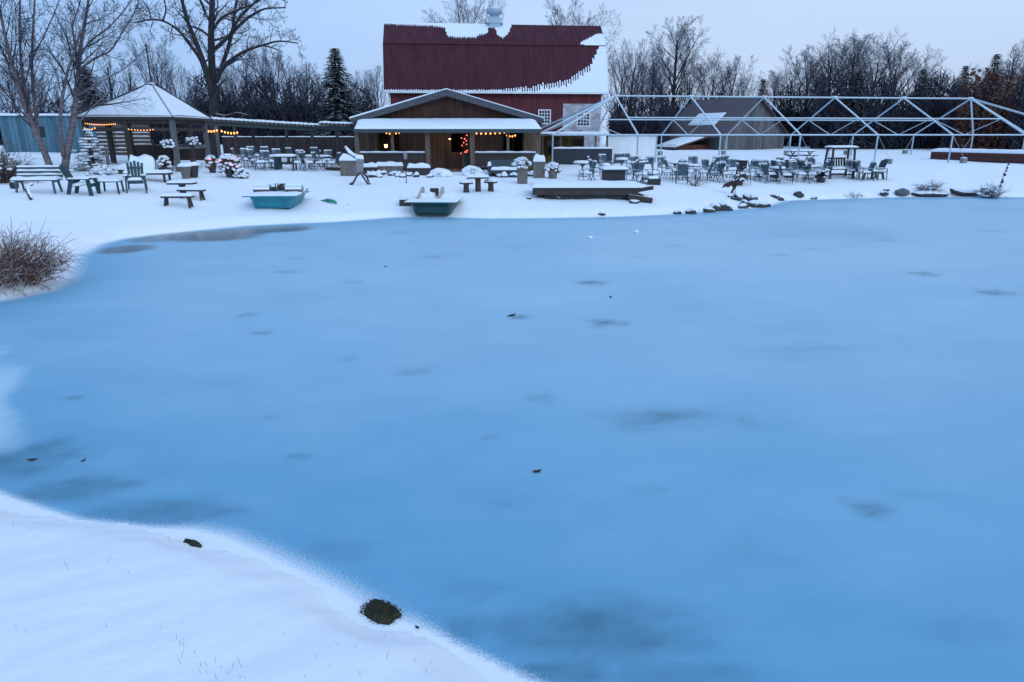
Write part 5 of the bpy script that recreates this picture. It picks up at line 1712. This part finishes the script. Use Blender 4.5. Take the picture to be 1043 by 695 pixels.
# dark barrels and bins between the chairs
for px, py, w_, h_, lab in [(754.5, 180, .46, .86, 'square black grill cover standing above the metal heron'), (788.5, 181, .42, .9, 'upright black bin, left one of two right of the heron'),
                            (803, 181, .46, .92, 'upright black bin, right one of two right of the heron')]:
    t = thing('black_bin', lab, 'bin', GP(px, py), .2)
    m = MB(); m.prism([(-w_ * .42, -.05), (w_ * .42, -.05), (w_ * .5, h_), (-w_ * .5, h_)], -w_ * .42, w_ * .42); m.build('body', black_metal, t)
    m = MB(); m.bb(-w_ * .54, w_ * .54, -w_ * .48, w_ * .48, h_ + .002, h_ + .06); m.tube([(-w_ * .2, -w_ * .5, h_ + .03), (w_ * .2, -w_ * .5, h_ + .03)], .025, 6); ld = m.build('lid', black_metal, t)
    m = MB(); m.cap(-w_ * .5, w_ * .5, -w_ * .45, w_ * .45, h_ + .062, .05, 2, 8, 8, .3); m.build('snow', snow, ld, True)
pot_plant('rust brown dead plant in a pot just above the metal heron', GP(753, 189), .2, .3, .4, .35, 9, dark_pot, dry_leaf, .25)
pot_plant('dark tub of dead plants at the right end of the patio chairs', GP(836, 186), .24, .3, .4, .3, 10, dark_pot, needle, .3)
shrub('bare_shrub', 'small bare forked shrub in the snow left of the metal heron', GP(707, 190), .5, 1.0, 12, 14, brown_twig, 0, cat='shrub', thick=.014)

# ------------------------------------------------------------------ rusty heron
rust = mat('rusty sheet metal', (.055, .022, .022), rough=.7, var=.4, metal=.3, snow=.5, snow_lo=.7)
q = GP(748, 198)
t = thing('heron_statue', 'rusty metal heron with spread wing on the snowy bank', 'statue', q, 0, s=1.0)
m = MB()
m.tube([(-.10, 0, .30), (-.02, 0, .42), (.10, 0, .60), (.16, 0, .78)], [.05, .12, .085, .04], 8)      # body to neck root
m.tube([(.16, 0, .78), (.19, 0, .92), (.15, 0, 1.02), (.20, 0, 1.10)], [.04, .028, .026, .045], 7)      # neck and head
m.tube([(.20, 0, 1.10), (.42, 0, 1.06)], [.03, .004], 6)                                               # bill
m.build('body', rust, t, True)
m = MB(); m.prism([(.02, .56), (-.25, .60), (-.52, .48), (-.62, .28), (-.42, .36), (-.34, .30), (-.2, .40), (-.08, .36)], -.02, .02); m.build('wing', rust, t)
for dx in (-.04, .05):
    m = MB(); m.tube([(dx, .02, .34), (dx - .03, .02, .16), (dx, 0, -.05)], .014, 6); m.build('leg', rust, t)
m = MB(); m.prism([(-.06, .34), (-.2, .06), (-.12, .04), (.02, .3)], -.03, .03); m.build('tail', rust, t)

# ------------------------------------------------------------------ roofed swing and its neighbours
q = GP(853, 181)
t = thing('glider_swing', 'dark wooden roofed swing seat with snow, right of the patio chairs', 'swing', q, R(8))
wd = .70; hs = 1.62
for x in (-wd, wd):
    for y in (-.32, .32):
        m = MB(); m.beam((x * 1.06, y * 1.2, -.08), (x * .94, y * .9, hs), .09, .09); m.build('post', wood_dark, t)
m = MB(); m.bb(-wd - .12, wd + .12, -.42, .42, hs, hs + .07); rf = m.build('roof', wood_dark, t)
m = MB(); m.cap(-wd - .12, wd + .12, -.42, .42, hs + .072, .10, 3, 12, 8, .2); m.build('snow', snow, rf, True)
m = MB(); m.bb(-.55, .55, -.28, .2, .44, .49); se = m.build('seat', wood_dark, t)
m = MB()
for i in range(7): m.box((-.48 + i * .16, .29, .78), (.10, .03, .58), rx=R(-14))
m.box((0, .35, 1.08), (1.1, .05, .08)); m.build('backrest', wood_dark, t)
m = MB(); m.cap(-.55, .55, -.28, .18, .492, .14, 3, 12, 8, .3); m.build('snow', snow, se, True)
m = MB(); m.bb(-wd, wd, -.40, -.35, .14, .22); m.bb(-wd, wd, .35, .40, .14, .22); m.build('base_rail', wood_dark, t)
for x in (-.5, .5):
    for y in (-.2, .3):
        m = MB(); m.tube([(x, y, .5), (x * 1.1, y, hs - .002)], .012, 5); m.build('hanger', black_metal, t)
GS = 'patio chairs right of the swing'
for px, py, rz in [(867, 182, 10), (871, 182, -10), (876, 183, 80), (880, 184, -90)]:
    put_chair(px, py, R(rz), 'dark patio chair in the small group just right of the roofed swing', GS)
t = thing('slat_table', 'low snow-covered slat table between the swing and the last chair', 'table', GP(884, 183), .1)
m = MB(); m.bb(-.5, .5, -.3, .3, .42, .47); tp_ = m.build('tabletop', wood_grey, t)
for x in (-.42, .42):
    for y in (-.24, .24):
        m = MB(); m.bb(x - .035, x + .035, y - .035, y + .035, -.05, .42); m.build('leg', wood_grey, t)
m = MB(); m.cap(-.5, .5, -.3, .3, .472, .1, 3, 12, 8, .3); m.build('snow', snow, tp_, True)
adk = dup(ch1, GP(890, 182), R(-80), 'dark chair facing left at the right end of the patio furniture'); 
put_chair(897, 183, R(60), 'patio chair rightmost of all, past the swing')
# small bench far behind under the tent and picnic table
t = thing('picnic_table', 'dark picnic table with snow under the middle of the tent frame', 'table', GP(815, 164), .1)
m = MB(); m.bb(-.95, .95, -.38, .38, .70, .75); tp_ = m.build('tabletop', wood_dark, t)
for e in (-1, 1):
    m = MB(); m.bb(-.95, .95, e * .72 - .14, e * .72 + .14, .40, .45); m.build('bench_seat', wood_dark, t)
    m = MB(); m.beam((e * .7, -.78, -.05), (e * .7, .25, .69), .05, .09); m.beam((e * .7 + .06, .78, -.05), (e * .7 + .06, -.25, .69), .05, .09); m.bb(e * .7 - .03, e * .7 + .03, -.8, .8, .33, .398); m.build('leg_frame', wood_dark, t)
m = MB(); m.cap(-.95, .95, -.38, .38, .752, .12, 3, 14, 8, .3); m.build('snow', snow, tp_, True)
# ------------------------------------------------------------------ pedal boats


def pedal_boat(label, loc, rz, hullm, trim, seatm, s=1.0, dividers=False):
    t = thing('pedal_boat', label, 'boat', loc, rz, s=s)
    # hull: tapered tub, bow at -y; sections along y
    hull = MB()
    secs = [(-1.05, .62, .20), (-.95, .72, .08), (-.5, .80, .02), (.6, .80, .02), (1.15, .74, .10)]
    vs = []; fs = []
    for y, hw, zb in secs:
        for x, z in ((-hw - .08, .62), (-hw, .45), (-hw * .86, zb), (hw * .86, zb), (hw, .45), (hw + .08, .62)):
            vs.append((x, y - (.10 if (y < -1 and z > .5) else 0), z))
    for i in range(len(secs) - 1):
        for k in range(5): fs.append((i * 6 + k, i * 6 + k + 1, (i + 1) * 6 + k + 1, (i + 1) * 6 + k))
    fs.append(tuple(range(5, -1, -1))); fs.append(tuple((len(secs) - 1) * 6 + k for k in range(6)))
    for i in range(len(secs) - 1): fs.append((i * 6 + 5, i * 6, (i + 1) * 6, (i + 1) * 6 + 5))
    hull.add(vs, fs); hull.build('hull', hullm, t)
    m = MB(); m.prism([(-.98, -1.22), (.98, -1.22), (.98, -1.0), (.95, 1.2), (-.95, 1.2), (-.98, -1.0)], .622, .665, 'xy'); dk = m.build('deck', trim, t)
    m = MB(); m.cap(-.97, .97, -1.2, 1.18, .667, .10, 3, 16, 14, .35); m.build('snow', snow, dk, True)
    if not dividers:
        for sx_, w_ in ((-1, .50), (1, .50)):
            m = MB()
            m.tube([(sx_ * .92, .15, .86), (sx_ * .30, .15, .86)], [.19, .19], 12); se = m.build('seat_roll', seatm, t)
            m = MB(); m.cap(min(sx_ * .9, sx_ * .3), max(sx_ * .9, sx_ * .3), .0, .30, 1.01, .14, 2, 10, 6, .3); m.build('snow', snow, se, True)
        m = MB(); m.box((.14, .30, .94), (.44, .05, .34), rx=R(-25)); m.box((-.16, .12, .84), (.14, .26, .26)); bk = m.build('console', black_metal, t)
        m = MB(); m.cap(-.36, .05, -.02, .28, 1.08, .12, 4, 8, 6, .4); m.build('snow', snow, bk, True)
        m = MB(); m.tube([(-.05, -.05, .66), (-.05, .0, 1.12)], .02, 6); m.tube([(-.12, -.02, 1.12), (.05, -.02, 1.13)], .018, 6); m.build('steering_lever', black_metal, t)
        m = MB(); m.tube([(.92, -.2, .66), (1.12, -.24, .78), (1.22, -.25, .92)], .02, 6); m.tube([(1.12, -.24, .78), (1.24, -.24, .80)], .015, 5); m.build('oarlock', wood_dark, t)
    else:
        for x in (-.62, .16):
            m = MB(); m.prism([(-.75, .667), (.75, .667), (.75, 1.18), (.6, 1.2), (-.6, .80)], x, x + .09, 'yz'); dv = m.build('seat_divider', seatm, t)
            m = MB(); m.cap(x + .02, x + .62, -.2, .75, .667, .30, int(10 + x * 3), 8, 8, .3); m.build('snow', snow, dv, True)
        m = MB(); m.box((-.1, .45, .92), (.34, .06, .46), rx=R(-20)); m.build('console', black_metal, t)
    return t


teal = mat('teal boat hull', (.010, .20, .26), rough=.35, var=.25, scale=3, bump=.03)
tealt = mat('pale teal deck', (.03, .26, .32), rough=.4, var=.2, scale=3, bump=.03)
dkg = mat('dark green boat hull', (.008, .055, .06), rough=.4, var=.3, scale=3, bump=.03)
dkt = mat('green boat rim', (.02, .11, .11), rough=.4, var=.25, bump=.03)
brown_seat = mat('brown vinyl seat roll', (.12, .09, .08), rough=.6, var=.3, snow=1, snow_lo=.02)
cream = mat('cream seat moulding', (.42, .38, .30), rough=.6, var=.15)
q = GP(281, 214)
pedal_boat('bright teal pedal boat with snowy roll seats hauled onto the bank', (q[0] * (q[1] + 1) / q[1] * .985, q[1] + 1.0, q[2] - .02), R(3), teal, tealt, brown_seat, (1.02, 1, .82))
q = P0(441, 221.5)
pedal_boat('dark green pedal boat with cream seat dividers at the edge of the ice', (q[0], q[1] + 1.0, .02), R(-3), dkg, dkt, cream, (1.04, 1, .86), True)
# bow block left of the second boat
t = thing('boat_step', 'small dark timber step heaped with snow against the dark green pedal boat', 'step', (X(415, 205, q[1] + 1.6), q[1] + 1.6, gz(X(415, 205, q[1] + 1.6), q[1] + 1.6)), .1)
m = MB(); m.bb(-.32, .28, -.25, .25, -.05, .22); m.build('boards', wood_dark, t)
m = MB(); m.cap(-.33, .29, -.26, .26, .222, .24, 6, 8, 8, .3); m.build('snow', snow, t, True)
# buried green canoe edge
q = GP(336, 207)
t = thing('buried_kayak', 'green kayak nearly buried in snow with one curved rim showing', 'kayak', q, R(-35))
m = MB(); m.tube([(-1.0, .02, -.16), (-.6, 0, .0), (-.1, 0, .10), (.25, .02, .07), (.5, .06, -.1)], [.03, .06, .075, .06, .03], 8); m.build('rim', mat('green hull plastic', (.03, .25, .16), rough=.4, var=.2), t, True)
m = MB(); m.blob((-.1, .35, -.05), (.9, .42, .20), 3, .12, 14, 8); m.build('snow', snow, t, True)

# ------------------------------------------------------------------ in front of the restaurant


def crate(name, label, cat, loc, w_, d_, h, mm, rz=0, sn=.16, seed=0):
    t = thing(name, label, cat, loc, rz)
    m = MB(); m.bb(-w_ / 2, w_ / 2, -d_ / 2, d_ / 2, -.08, h); m.bb(-w_ / 2 - .03, w_ / 2 + .03, -d_ / 2 - .03, d_ / 2 + .03, h - .07, h + .003); m.build('body', mm, t)
    m = MB(); m.cap(-w_ / 2 - .02, w_ / 2 + .02, -d_ / 2 - .02, d_ / 2 + .02, h + .005, sn, seed, 10, 8, .3); m.build('snow', snow, t, True)
    return t


crate('square_planter', 'tall grey square planter post in the snow right of the pedestal table', 'planter', GP(532, 187), .46, .46, .72, grey_pot, .1)
crate('square_planter', 'grey square planter with a snow cap at the right corner of the restaurant porch', 'planter', GP(549, 181), .60, .55, .82, grey_pot, 0, .32)
pot_plant('dead plant with snow standing on the grey post planter', tuple(Vector(GP(532, 187)) + Vector((0, 0, .74))), .16, .08, .5, .36, 21, grey_pot, dry_leaf, .8)
crate('square_planter', 'tan planter box under a snowy lid at the left corner of the restaurant', 'planter', GP(357, 179), .95, .6, .80, grey_pot, 0, .30)
pot_plant('brown dead plant in a tan pot left of the kiosk', GP(563, 182), .26, .40, .46, .36, 22, grey_pot, dry_leaf, .7)
# grey pump cart on splayed legs
q = GP(367, 188)
t = thing('iron_stand', 'grey iron stand on splayed curved legs at the left of the restaurant', 'stand', q, R(10))
for s_ in (-1, 1):
    m = MB(); m.tube([(0, -.1, .72), (s_ * .14, -.16, .40), (s_ * .30, -.2, .14), (s_ * .40, -.22, .0)], [.05, .045, .045, .05], 7); m.blob((s_ * .42, -.22, .04), (.085, .06, .085), 1, 0, 10, 7); m.build('leg', black_metal, t, True)
m = MB(); m.tube([(0, .1, .70), (.30, .55, .35), (.42, .75, .0)], [.05, .045, .05], 7); m.build('leg', black_metal, t, True)
m = MB(); m.prism([(-.16, .6), (.16, .6), (.24, 1.18), (-.10, 1.25)], -.2, .25); m.build('body', concrete, t)
m = MB(); m.tube([(-.05, 0, 1.2), (-.42, 0, 1.45), (-.62, 0, 1.75)], [.06, .06, .05], 8); m.build('handle', wood_grey, t)
m = MB(); m.cap(-.14, .24, -.2, .24, 1.2, .2, 4, 8, 8, .3); m.build('snow', snow, t, True)
m = MB(); m.tube([(-.12, -.02, 1.32), (-.42, -.02, 1.55), (-.60, 0, 1.80)], [.07, .09, .05], 8); m.build('snow', snow, t, True)
# pedestal table with two stools
plank('log_table', 'pedestal table heaped with snow in front of the restaurant door', 'table', GP(487, 195), .05, 1.0, .55, .62, 'post')
q1_, q2_ = GP(475, 196), GP(500, 195)
for q, r_, lab in ((q1_, .5, 'rough log stool left of the pedestal table at the restaurant'), (q2_, -.5, 'rough log stool right of the pedestal table at the restaurant')):
    plank('log_stool', lab, 'stool', q, r_, .52, .32, .42, 'post')
# benches, troughs and beds along the porch
for px, py, w_, d_, h, lab, nm, mm in [(397, 177, 1.5, .5, .42, 'pale planter trough heaped with snow under the left porch railing', 'planter_trough', grey_pot),
                                      (427, 178, 1.2, .5, .36, 'dark bench box under snow beside the left edge of the porch steps', 'storage_bench', wood_dark),
                                      (377, 177, .9, .5, .36, 'low dark box under snow right of the iron stand', 'low_box', wood_dark),
                                      (512, 177, 1.7, .5, .40, 'long dark flower trough with snow under the right porch railing', 'planter_trough', wood_dark)]:
    crate(nm, lab, nm.split('_')[-1], GP(px, py), w_, d_, h, mm, 0, .22, int(px))
t = thing('outdoor_sofa', 'teal grey outdoor bench with snow cushions before the right porch railing', 'bench', GP(515, 180), 0)
m = MB(); m.bb(-.85, .85, -.35, .35, .25, .36); se = m.build('seat', patio_metal, t)
m = MB(); m.box((0, .38, .62), (1.7, .06, .5), rx=R(-12)); m.build('backrest', patio_metal, t)
for s_ in (-1, 1):
    m = MB(); m.bb(s_ * .88 - .05, s_ * .88 + .05, -.35, .35, -.05, .58); a_ = m.build('arm', patio_metal, t)
    m = MB(); m.cap(s_ * .88 - .09, s_ * .88 + .09, -.36, .36, .582, .2, 4, 5, 8, .5); m.build('snow', snow, a_, True)
m = MB(); m.cap(-.8, .8, -.34, .3, .362, .16, 4, 14, 8, .3); m.build('snow', snow, se, True)
for px, py, r_, h_, lab in [(450, 180, .5, .40, 'snow mound over a shrub left of the restaurant steps'), (482, 179, .5, .5, 'snow mound over a shrub right of the restaurant steps')]:
    o = shrub('snowy_shrub', lab, GP(px, py), r_, h_, 50, int(px), needle, 1.0, thick=.012)
    m = MB(); m.blob((0, .1, .12), (r_ * 1.25, r_ * .8, h_ * .75), 5, .2, 16, 9); m.build('snow', snow, o, True)
# slim garden lamp in the snow left of the door
t = thing('garden_lamp', 'thin unlit garden lantern on a rod in front of the left porch railing', 'lantern', GP(414, 187))
m = MB(); m.tube([(0, 0, -.1), (0, 0, 1.15)], .022, 6); m.build('rod', black_metal, t)
m = MB(); m.lathe([(.05, 1.15), (.09, 1.2), (.10, 1.38), (.02, 1.5)], (0, 0, 0), 8); m.build('head', concrete, t)
# bare-board edging half buried along the porch bed
rg = random.Random(31)
stone_s = mat('snowed over edging stone', (.06, .055, .055), rough=.9, var=.4, scale=4, snow=1, snow_lo=.15, bump=.3)
for i in range(60):
    px = rg.choice([rg.uniform(370, 446), rg.uniform(484, 545)]); q = GP(px, rg.uniform(177.5, 181))
    if True:
        o = tag(MB().blob((0, 0, .06), (rg.uniform(.12, .26), rg.uniform(.1, .2), rg.uniform(.10, .22)), i, .35, 10, 7).build('edging_stone', stone_s, None, True), 'snow-capped edging stone in the border bed along the restaurant porch', 'stone', 'edging stones along the porch'); o.location = q
# menu box / newspaper stand left of porch: small dark crate in snow under pergola end
crate('low_box', 'low dark open crate on the snow below the right end of the pergola', 'crate', GP(341, 173.5), 1.0, .5, .18, wood_dark, 0, .04, 3)

# ------------------------------------------------------------------ snowy dock
qa = GP(545, 203); qb = GP(660, 206)
zt = .46
t = thing('snowy_dock', 'long low dark timber dock thick with snow on the far bank', 'dock', (qa[0] - .1, qa[1], qa[2]), math.atan2(qb[1] - qa[1], qb[0] - qa[0]))
Ld = math.hypot(qb[0] - qa[0], qb[1] - qa[1]) + .15
m = MB(); m.bb(0, Ld, 0, 2.2, zt - .06, zt); dk = m.build('decking', wood_dark, t)
m = MB(); m.bb(0, Ld - .5, .04, .12, zt - .30, zt - .062); m.bb(.1, Ld - .6, 2.0, 2.08, zt - .30, zt - .062); m.build('side_beam', wood_dark, t)
m = MB(); m.bb(.5, Ld - .2, .2, .5, zt - .62, zt - .31); m.bb(.5, Ld - .2, 1.4, 1.7, zt - .62, zt - .31); m.build('float', black_metal, t)
for i, x in enumerate((.3, Ld * .35, Ld * .7, Ld - .3)):
    m = MB(); m.bb(x - .1, x + .1, .3, 1.9, -.4, zt - .31); m.build('support', wood_dark, t)
m = MB(); m.beam((Ld - .55, .1, zt - .12), (Ld + .12, -.1, zt + .02), .16, .16); m.beam((Ld - .9, -.02, zt - .36), (Ld + .1, -.15, zt - .50), .25, .2); m.build('end_timber', wood_dark, t)
m = MB(); m.cap(-.05, Ld - .12, -.03, 2.2, zt + .002, .20, 7, 44, 12, .18); m.build('snow', snow, dk, True)

# ------------------------------------------------------------------ shore stones, snow lumps, twigs
rg = random.Random(77)
GSH = 'dark stones along the far shore'
for i, (px, py, w_) in enumerate([(728, 215.5, .42), (736, 214.8, .5), (741, 215, .40), (724, 217, .34), (751, 210.5, .34), (765, 210, .45), (770, 211.5, .42), (776, 212, .40), (760, 212.3, .3), (705, 218.5, .3), (691, 218.8, .22),
                                  (815, 203.2, .36), (790, 204.6, .28), (797, 204.9, .24), (831, 203.6, .2), (745, 209, .2), (758, 213, .26), (782, 211.3, .3)]):
    q = P0(px, py)
    z = max(0, gz(q[0], q[1] + .25))
    o = tag(MB().blob((0, 0, 0), (w_ * .78, w_ * .6, w_ * .62), i * 3 + 1, .3, 12, 8).build('shore_stone', stone, None, True), 'dark snow-capped stone in the row along the far shore between dock and swing', 'stone', GSH)
    o.location = (q[0], q[1] + .25, z + .02); o.rotation_euler = (0, 0, rg.uniform(-.6, .6))
for px, py, w_, lab in [(918, 199, .36, 'single rounded grey rock near the far shore, right of the swing'), (900, 200, .22, 'small dark stone by the far shore left of the rounded grey rock'), (902, 196, .16, 'tiny dark stone up the bank left of the rounded grey rock')]:
    q = GP(px, py)
    o = tag(MB().blob((0, 0, .1), (w_, w_ * .7, w_ * .62), int(px), .18, 14, 9).build('rock', mat('grey field rock', (.11, .11, .115), rough=.9, var=.4, scale=5, snow=.4, snow_lo=.9, bump=.5) if w_ > .3 else stone, None, True), lab, 'rock'); o.location = q
for px, py, w_, lab in [(646, 207, .22, 'small dark tuft of a stone below the snowy dock, right of centre'), (569, 203, .18, 'small dark stone below the left part of the snowy dock'), (539, 203, .12, 'tiny dark stone left of the snowy dock'), (613, 219, .16, 'small dark stone at the ice edge below the dock')]:
    q = GP(px, py); o = tag(MB().blob((0, 0, .03), (w_, w_ * .7, w_ * .5), int(px), .3, 10, 7).build('small_stone', stone, None, True), lab, 'stone'); o.location = q
# logs at the far right shore
log_m = mat('dark wet log', (.03, .025, .025), rough=.7, var=.4, scale=5, snow=1.0, snow_lo=.5, bump=.4)
q = P0(988, 200.6)
t = thing('shore_log', 'dark driftwood log with a raised left end at the ice edge, far right', 'log', (q[0], q[1] + .1, .1))
m = MB(); m.tube([(-1.0, 0, .30), (-.85, 0, .16), (-.4, 0, .05), (.3, .05, .03), (.95, .1, .14), (1.2, .1, .18)], [.08, .15, .13, .14, .11, .05], 9); m.build('trunk', log_m, t, True)
m = MB(); m.tube([(-.8, .02, .32), (-.35, .02, .20), (.3, .06, .19), (.9, .1, .26)], [.03, .09, .10, .03], 8); m.build('snow', snow, t, True)
q = P0(950, 200.8)
o = tag(MB().blob((0, 0, .05), (.95, .3, .2), 5, .25, 16, 8).build('shore_log', log_m, None, True), 'dark flat log at the ice edge left of the driftwood log', 'log'); o.location = (q[0], q[1] + .2, .05)
shrub('grass_tussock', 'grey dry tussock on the bank above the flat dark log', GP(945, 198), .85, .75, 90, 41, mat('grey dry stems', (.14, .13, .14), rough=.9, var=.3, bump=0), .04, cat='tussock', thick=.009)
shrub('grass_tussock', 'grey dry tussock with snow at the right end of the driftwood log', GP(1009, 202), .8, .75, 90, 42, MATS['grey dry stems'], .08, cat='tussock', thick=.009)
t = thing('dead_stalk', 'tall dark dead flower stalk leaning on the bank at far right', 'plant', GP(1018, 192))
m = MB(); m.tube([(0, 0, -.05), (.05, 0, .5), (.16, 0, 1.1), (.2, 0, 1.35)], [.02, .018, .014, .01], 5)
for x, z, r_ in ((.0, .1, .05), (.04, .35, .08), (.12, .7, .06), (.06, .75, .05), (.18, 1.05, .05), (.2, 1.25, .045), (.16, .9, .04)): m.blob((x + .03, 0, z), (r_, r_ * .6, r_ * 1.3), int(z * 9), .4, 7, 5)
m.build('stalk', black_metal, t)
shrub('dry_weeds', 'low dry weeds along the ice edge below the swing', GP(868, 201), 1.2, .3, 50, 43, MATS['grey dry stems'], .0, cat='weeds', thick=.007)

# near bank: muddy tussock showing, a dark stone and the sparse grass
mud = mat('mossy wet earth', (.018, .018, .012), rough=.95, var=.8, scale=16, bump=1.0, col2=(.06, .05, .028))
q = P0(388, 624)
x, y = q[0], q[1]
t = thing('mossy_clod', 'dark mossy clod of earth breaking through the snow at the near ice edge', 'clod', (x, y, -.025), R(-30))
m = MB(); m.blob((0, 0, .0), (.165, .10, .06), 4, .16, 36, 18); m.build('earth', mud, t, True)
rg = random.Random(8); m = MB()
for i in range(560):
    a = rg.uniform(0, 6.28); k = math.sqrt(rg.random()); p = Vector((math.cos(a) * k * .18, math.sin(a) * k * .12, .07 * (1 - k * k)))
    d = (Vector((math.cos(a) * .7, math.sin(a) * .7, .6)) + rv(rg) * .5).normalized(); l = rg.uniform(.008, .026)
    m.beam(p, p + d * l, .0026)
m.build('moss', mat('brown moss blades', (.045, .045, .025), rough=.9, var=.6, bump=0), t)
q = P0(199, 550.5)
t = tag(MB().blob((0, 0, 0), (.10, .03, .022), 3, .35, 18, 9).build('bank_stone', mud, None, True), 'dark sliver of a stone at the near ice edge, left of the clod', 'stone'); t.location = (q[0], q[1] - .05, gz(q[0], q[1] - .05) + .004); t.rotation_euler = (0, 0, R(-22))

rg = np.random.default_rng(5)
vs = []; fs = []
cl = [(232, 690, 26, 12, 22), (215, 676, 45, 30, 8), (370, 668, 60, 26, 10), (105, 580, 60, 40, 8), (420, 668, 40, 20, 8), (60, 640, 60, 40, 8), (300, 650, 80, 40, 10), (130, 680, 80, 30, 8), (185, 650, 14, 12, 6), (115, 575, 12, 10, 5), (20, 540, 30, 14, 5)]
n = 0
for px, py, sx_, sy_, k in cl:
    for i in range(int(k * .6)):
        a, b_ = px + rg.normal(0, sx_ * .6), py + rg.normal(0, sy_ * .6)
        q = GP(a, b_)
        if sdist([q[0]], [q[1]])[0] < .12: continue
        h = rg.uniform(.015, .07); lx_, ly_ = rg.normal(0, .35, 2) * h; w_ = .0011
        vs += [(q[0] - w_, q[1], q[2] - .01), (q[0] + w_, q[1], q[2] - .01), (q[0] + lx_ * .4 + w_ * .8, q[1] + ly_ * .4, q[2] + h * .6), (q[0] + lx_ * .4 - w_ * .8, q[1] + ly_ * .4, q[2] + h * .6), (q[0] + lx_, q[1] + ly_, q[2] + h)]
        fs += [(n, n + 1, n + 2, n + 3), (n + 3, n + 2, n + 4)]; n += 5
me = bpy.data.meshes.new('dry_grass'); me.from_pydata(vs, [], fs); me.materials.append(mat('dry grass blades', (.16, .12, .10), rough=.9, var=.3, bump=0))
o = bpy.data.objects.new('dry_grass', me); C.objects.link(o); tag(o, 'sparse dry grass blades poking through the near snow bank', 'grass', None, 'stuff')
# leaves and twig bits frozen on the ice
leafm = mat('dead leaf', (.035, .022, .018), rough=.9, var=.4)
for px, py, s_, lab in [(547, 481, .05, 'dead brown leaf on the ice in the middle of the pond'), (521, 322, .10, 'dark frozen leaf clump at the edge of a thawed patch, mid pond'), (622, 303, .06, 'small dark twig bit on the far middle ice'),
                        (33, 469, .05, 'dead leaf on the dark ice at left near the bank'), (85, 470, .03, 'tiny leaf right of the dead leaf on the left ice'), (393, 272, .06, 'tiny dark leaf on the ice left of the dark green boat track'), (425, 640, .02, 'tiny leaf speck on the ice beside the mossy clod'), (648, 237, .1, 'white snow clump on the far ice below the dock'), (601, 243, .1, 'white snow clump left on the far ice below the dock')]:
    q = P0(px, py)
    rg2 = random.Random(px)
    m = MB(); pts = []
    if 'white' in lab:
        m.blob((0, 0, .02), (s_, s_ * .8, s_ * .5), px, .3, 9, 6); o = tag(m.build('snow_clump', snow, None, True), lab, 'snow')
    else:
        pts = [(-s_, 0), (-s_ * .4, s_ * .4), (s_ * .2, s_ * .35), (s_, .1 * s_), (s_ * .3, -s_ * .4), (-s_ * .5, -s_ * .3)]
        m.v = [(a, b_, .006 + .25 * s_ * (a / s_) ** 2) for a, b_ in pts] + [(a, b_, .002 + .25 * s_ * (a / s_) ** 2) for a, b_ in pts]
        m.f = [tuple(range(6)), tuple(range(11, 5, -1))] + [(i, 6 + i, 6 + (i + 1) % 6, (i + 1) % 6) for i in range(6)]
        o = tag(m.build('dead_leaf', leafm), lab, 'leaf')
    o.location = (q[0], q[1], .004); o.rotation_euler = (0, 0, rg2.uniform(0, 6))
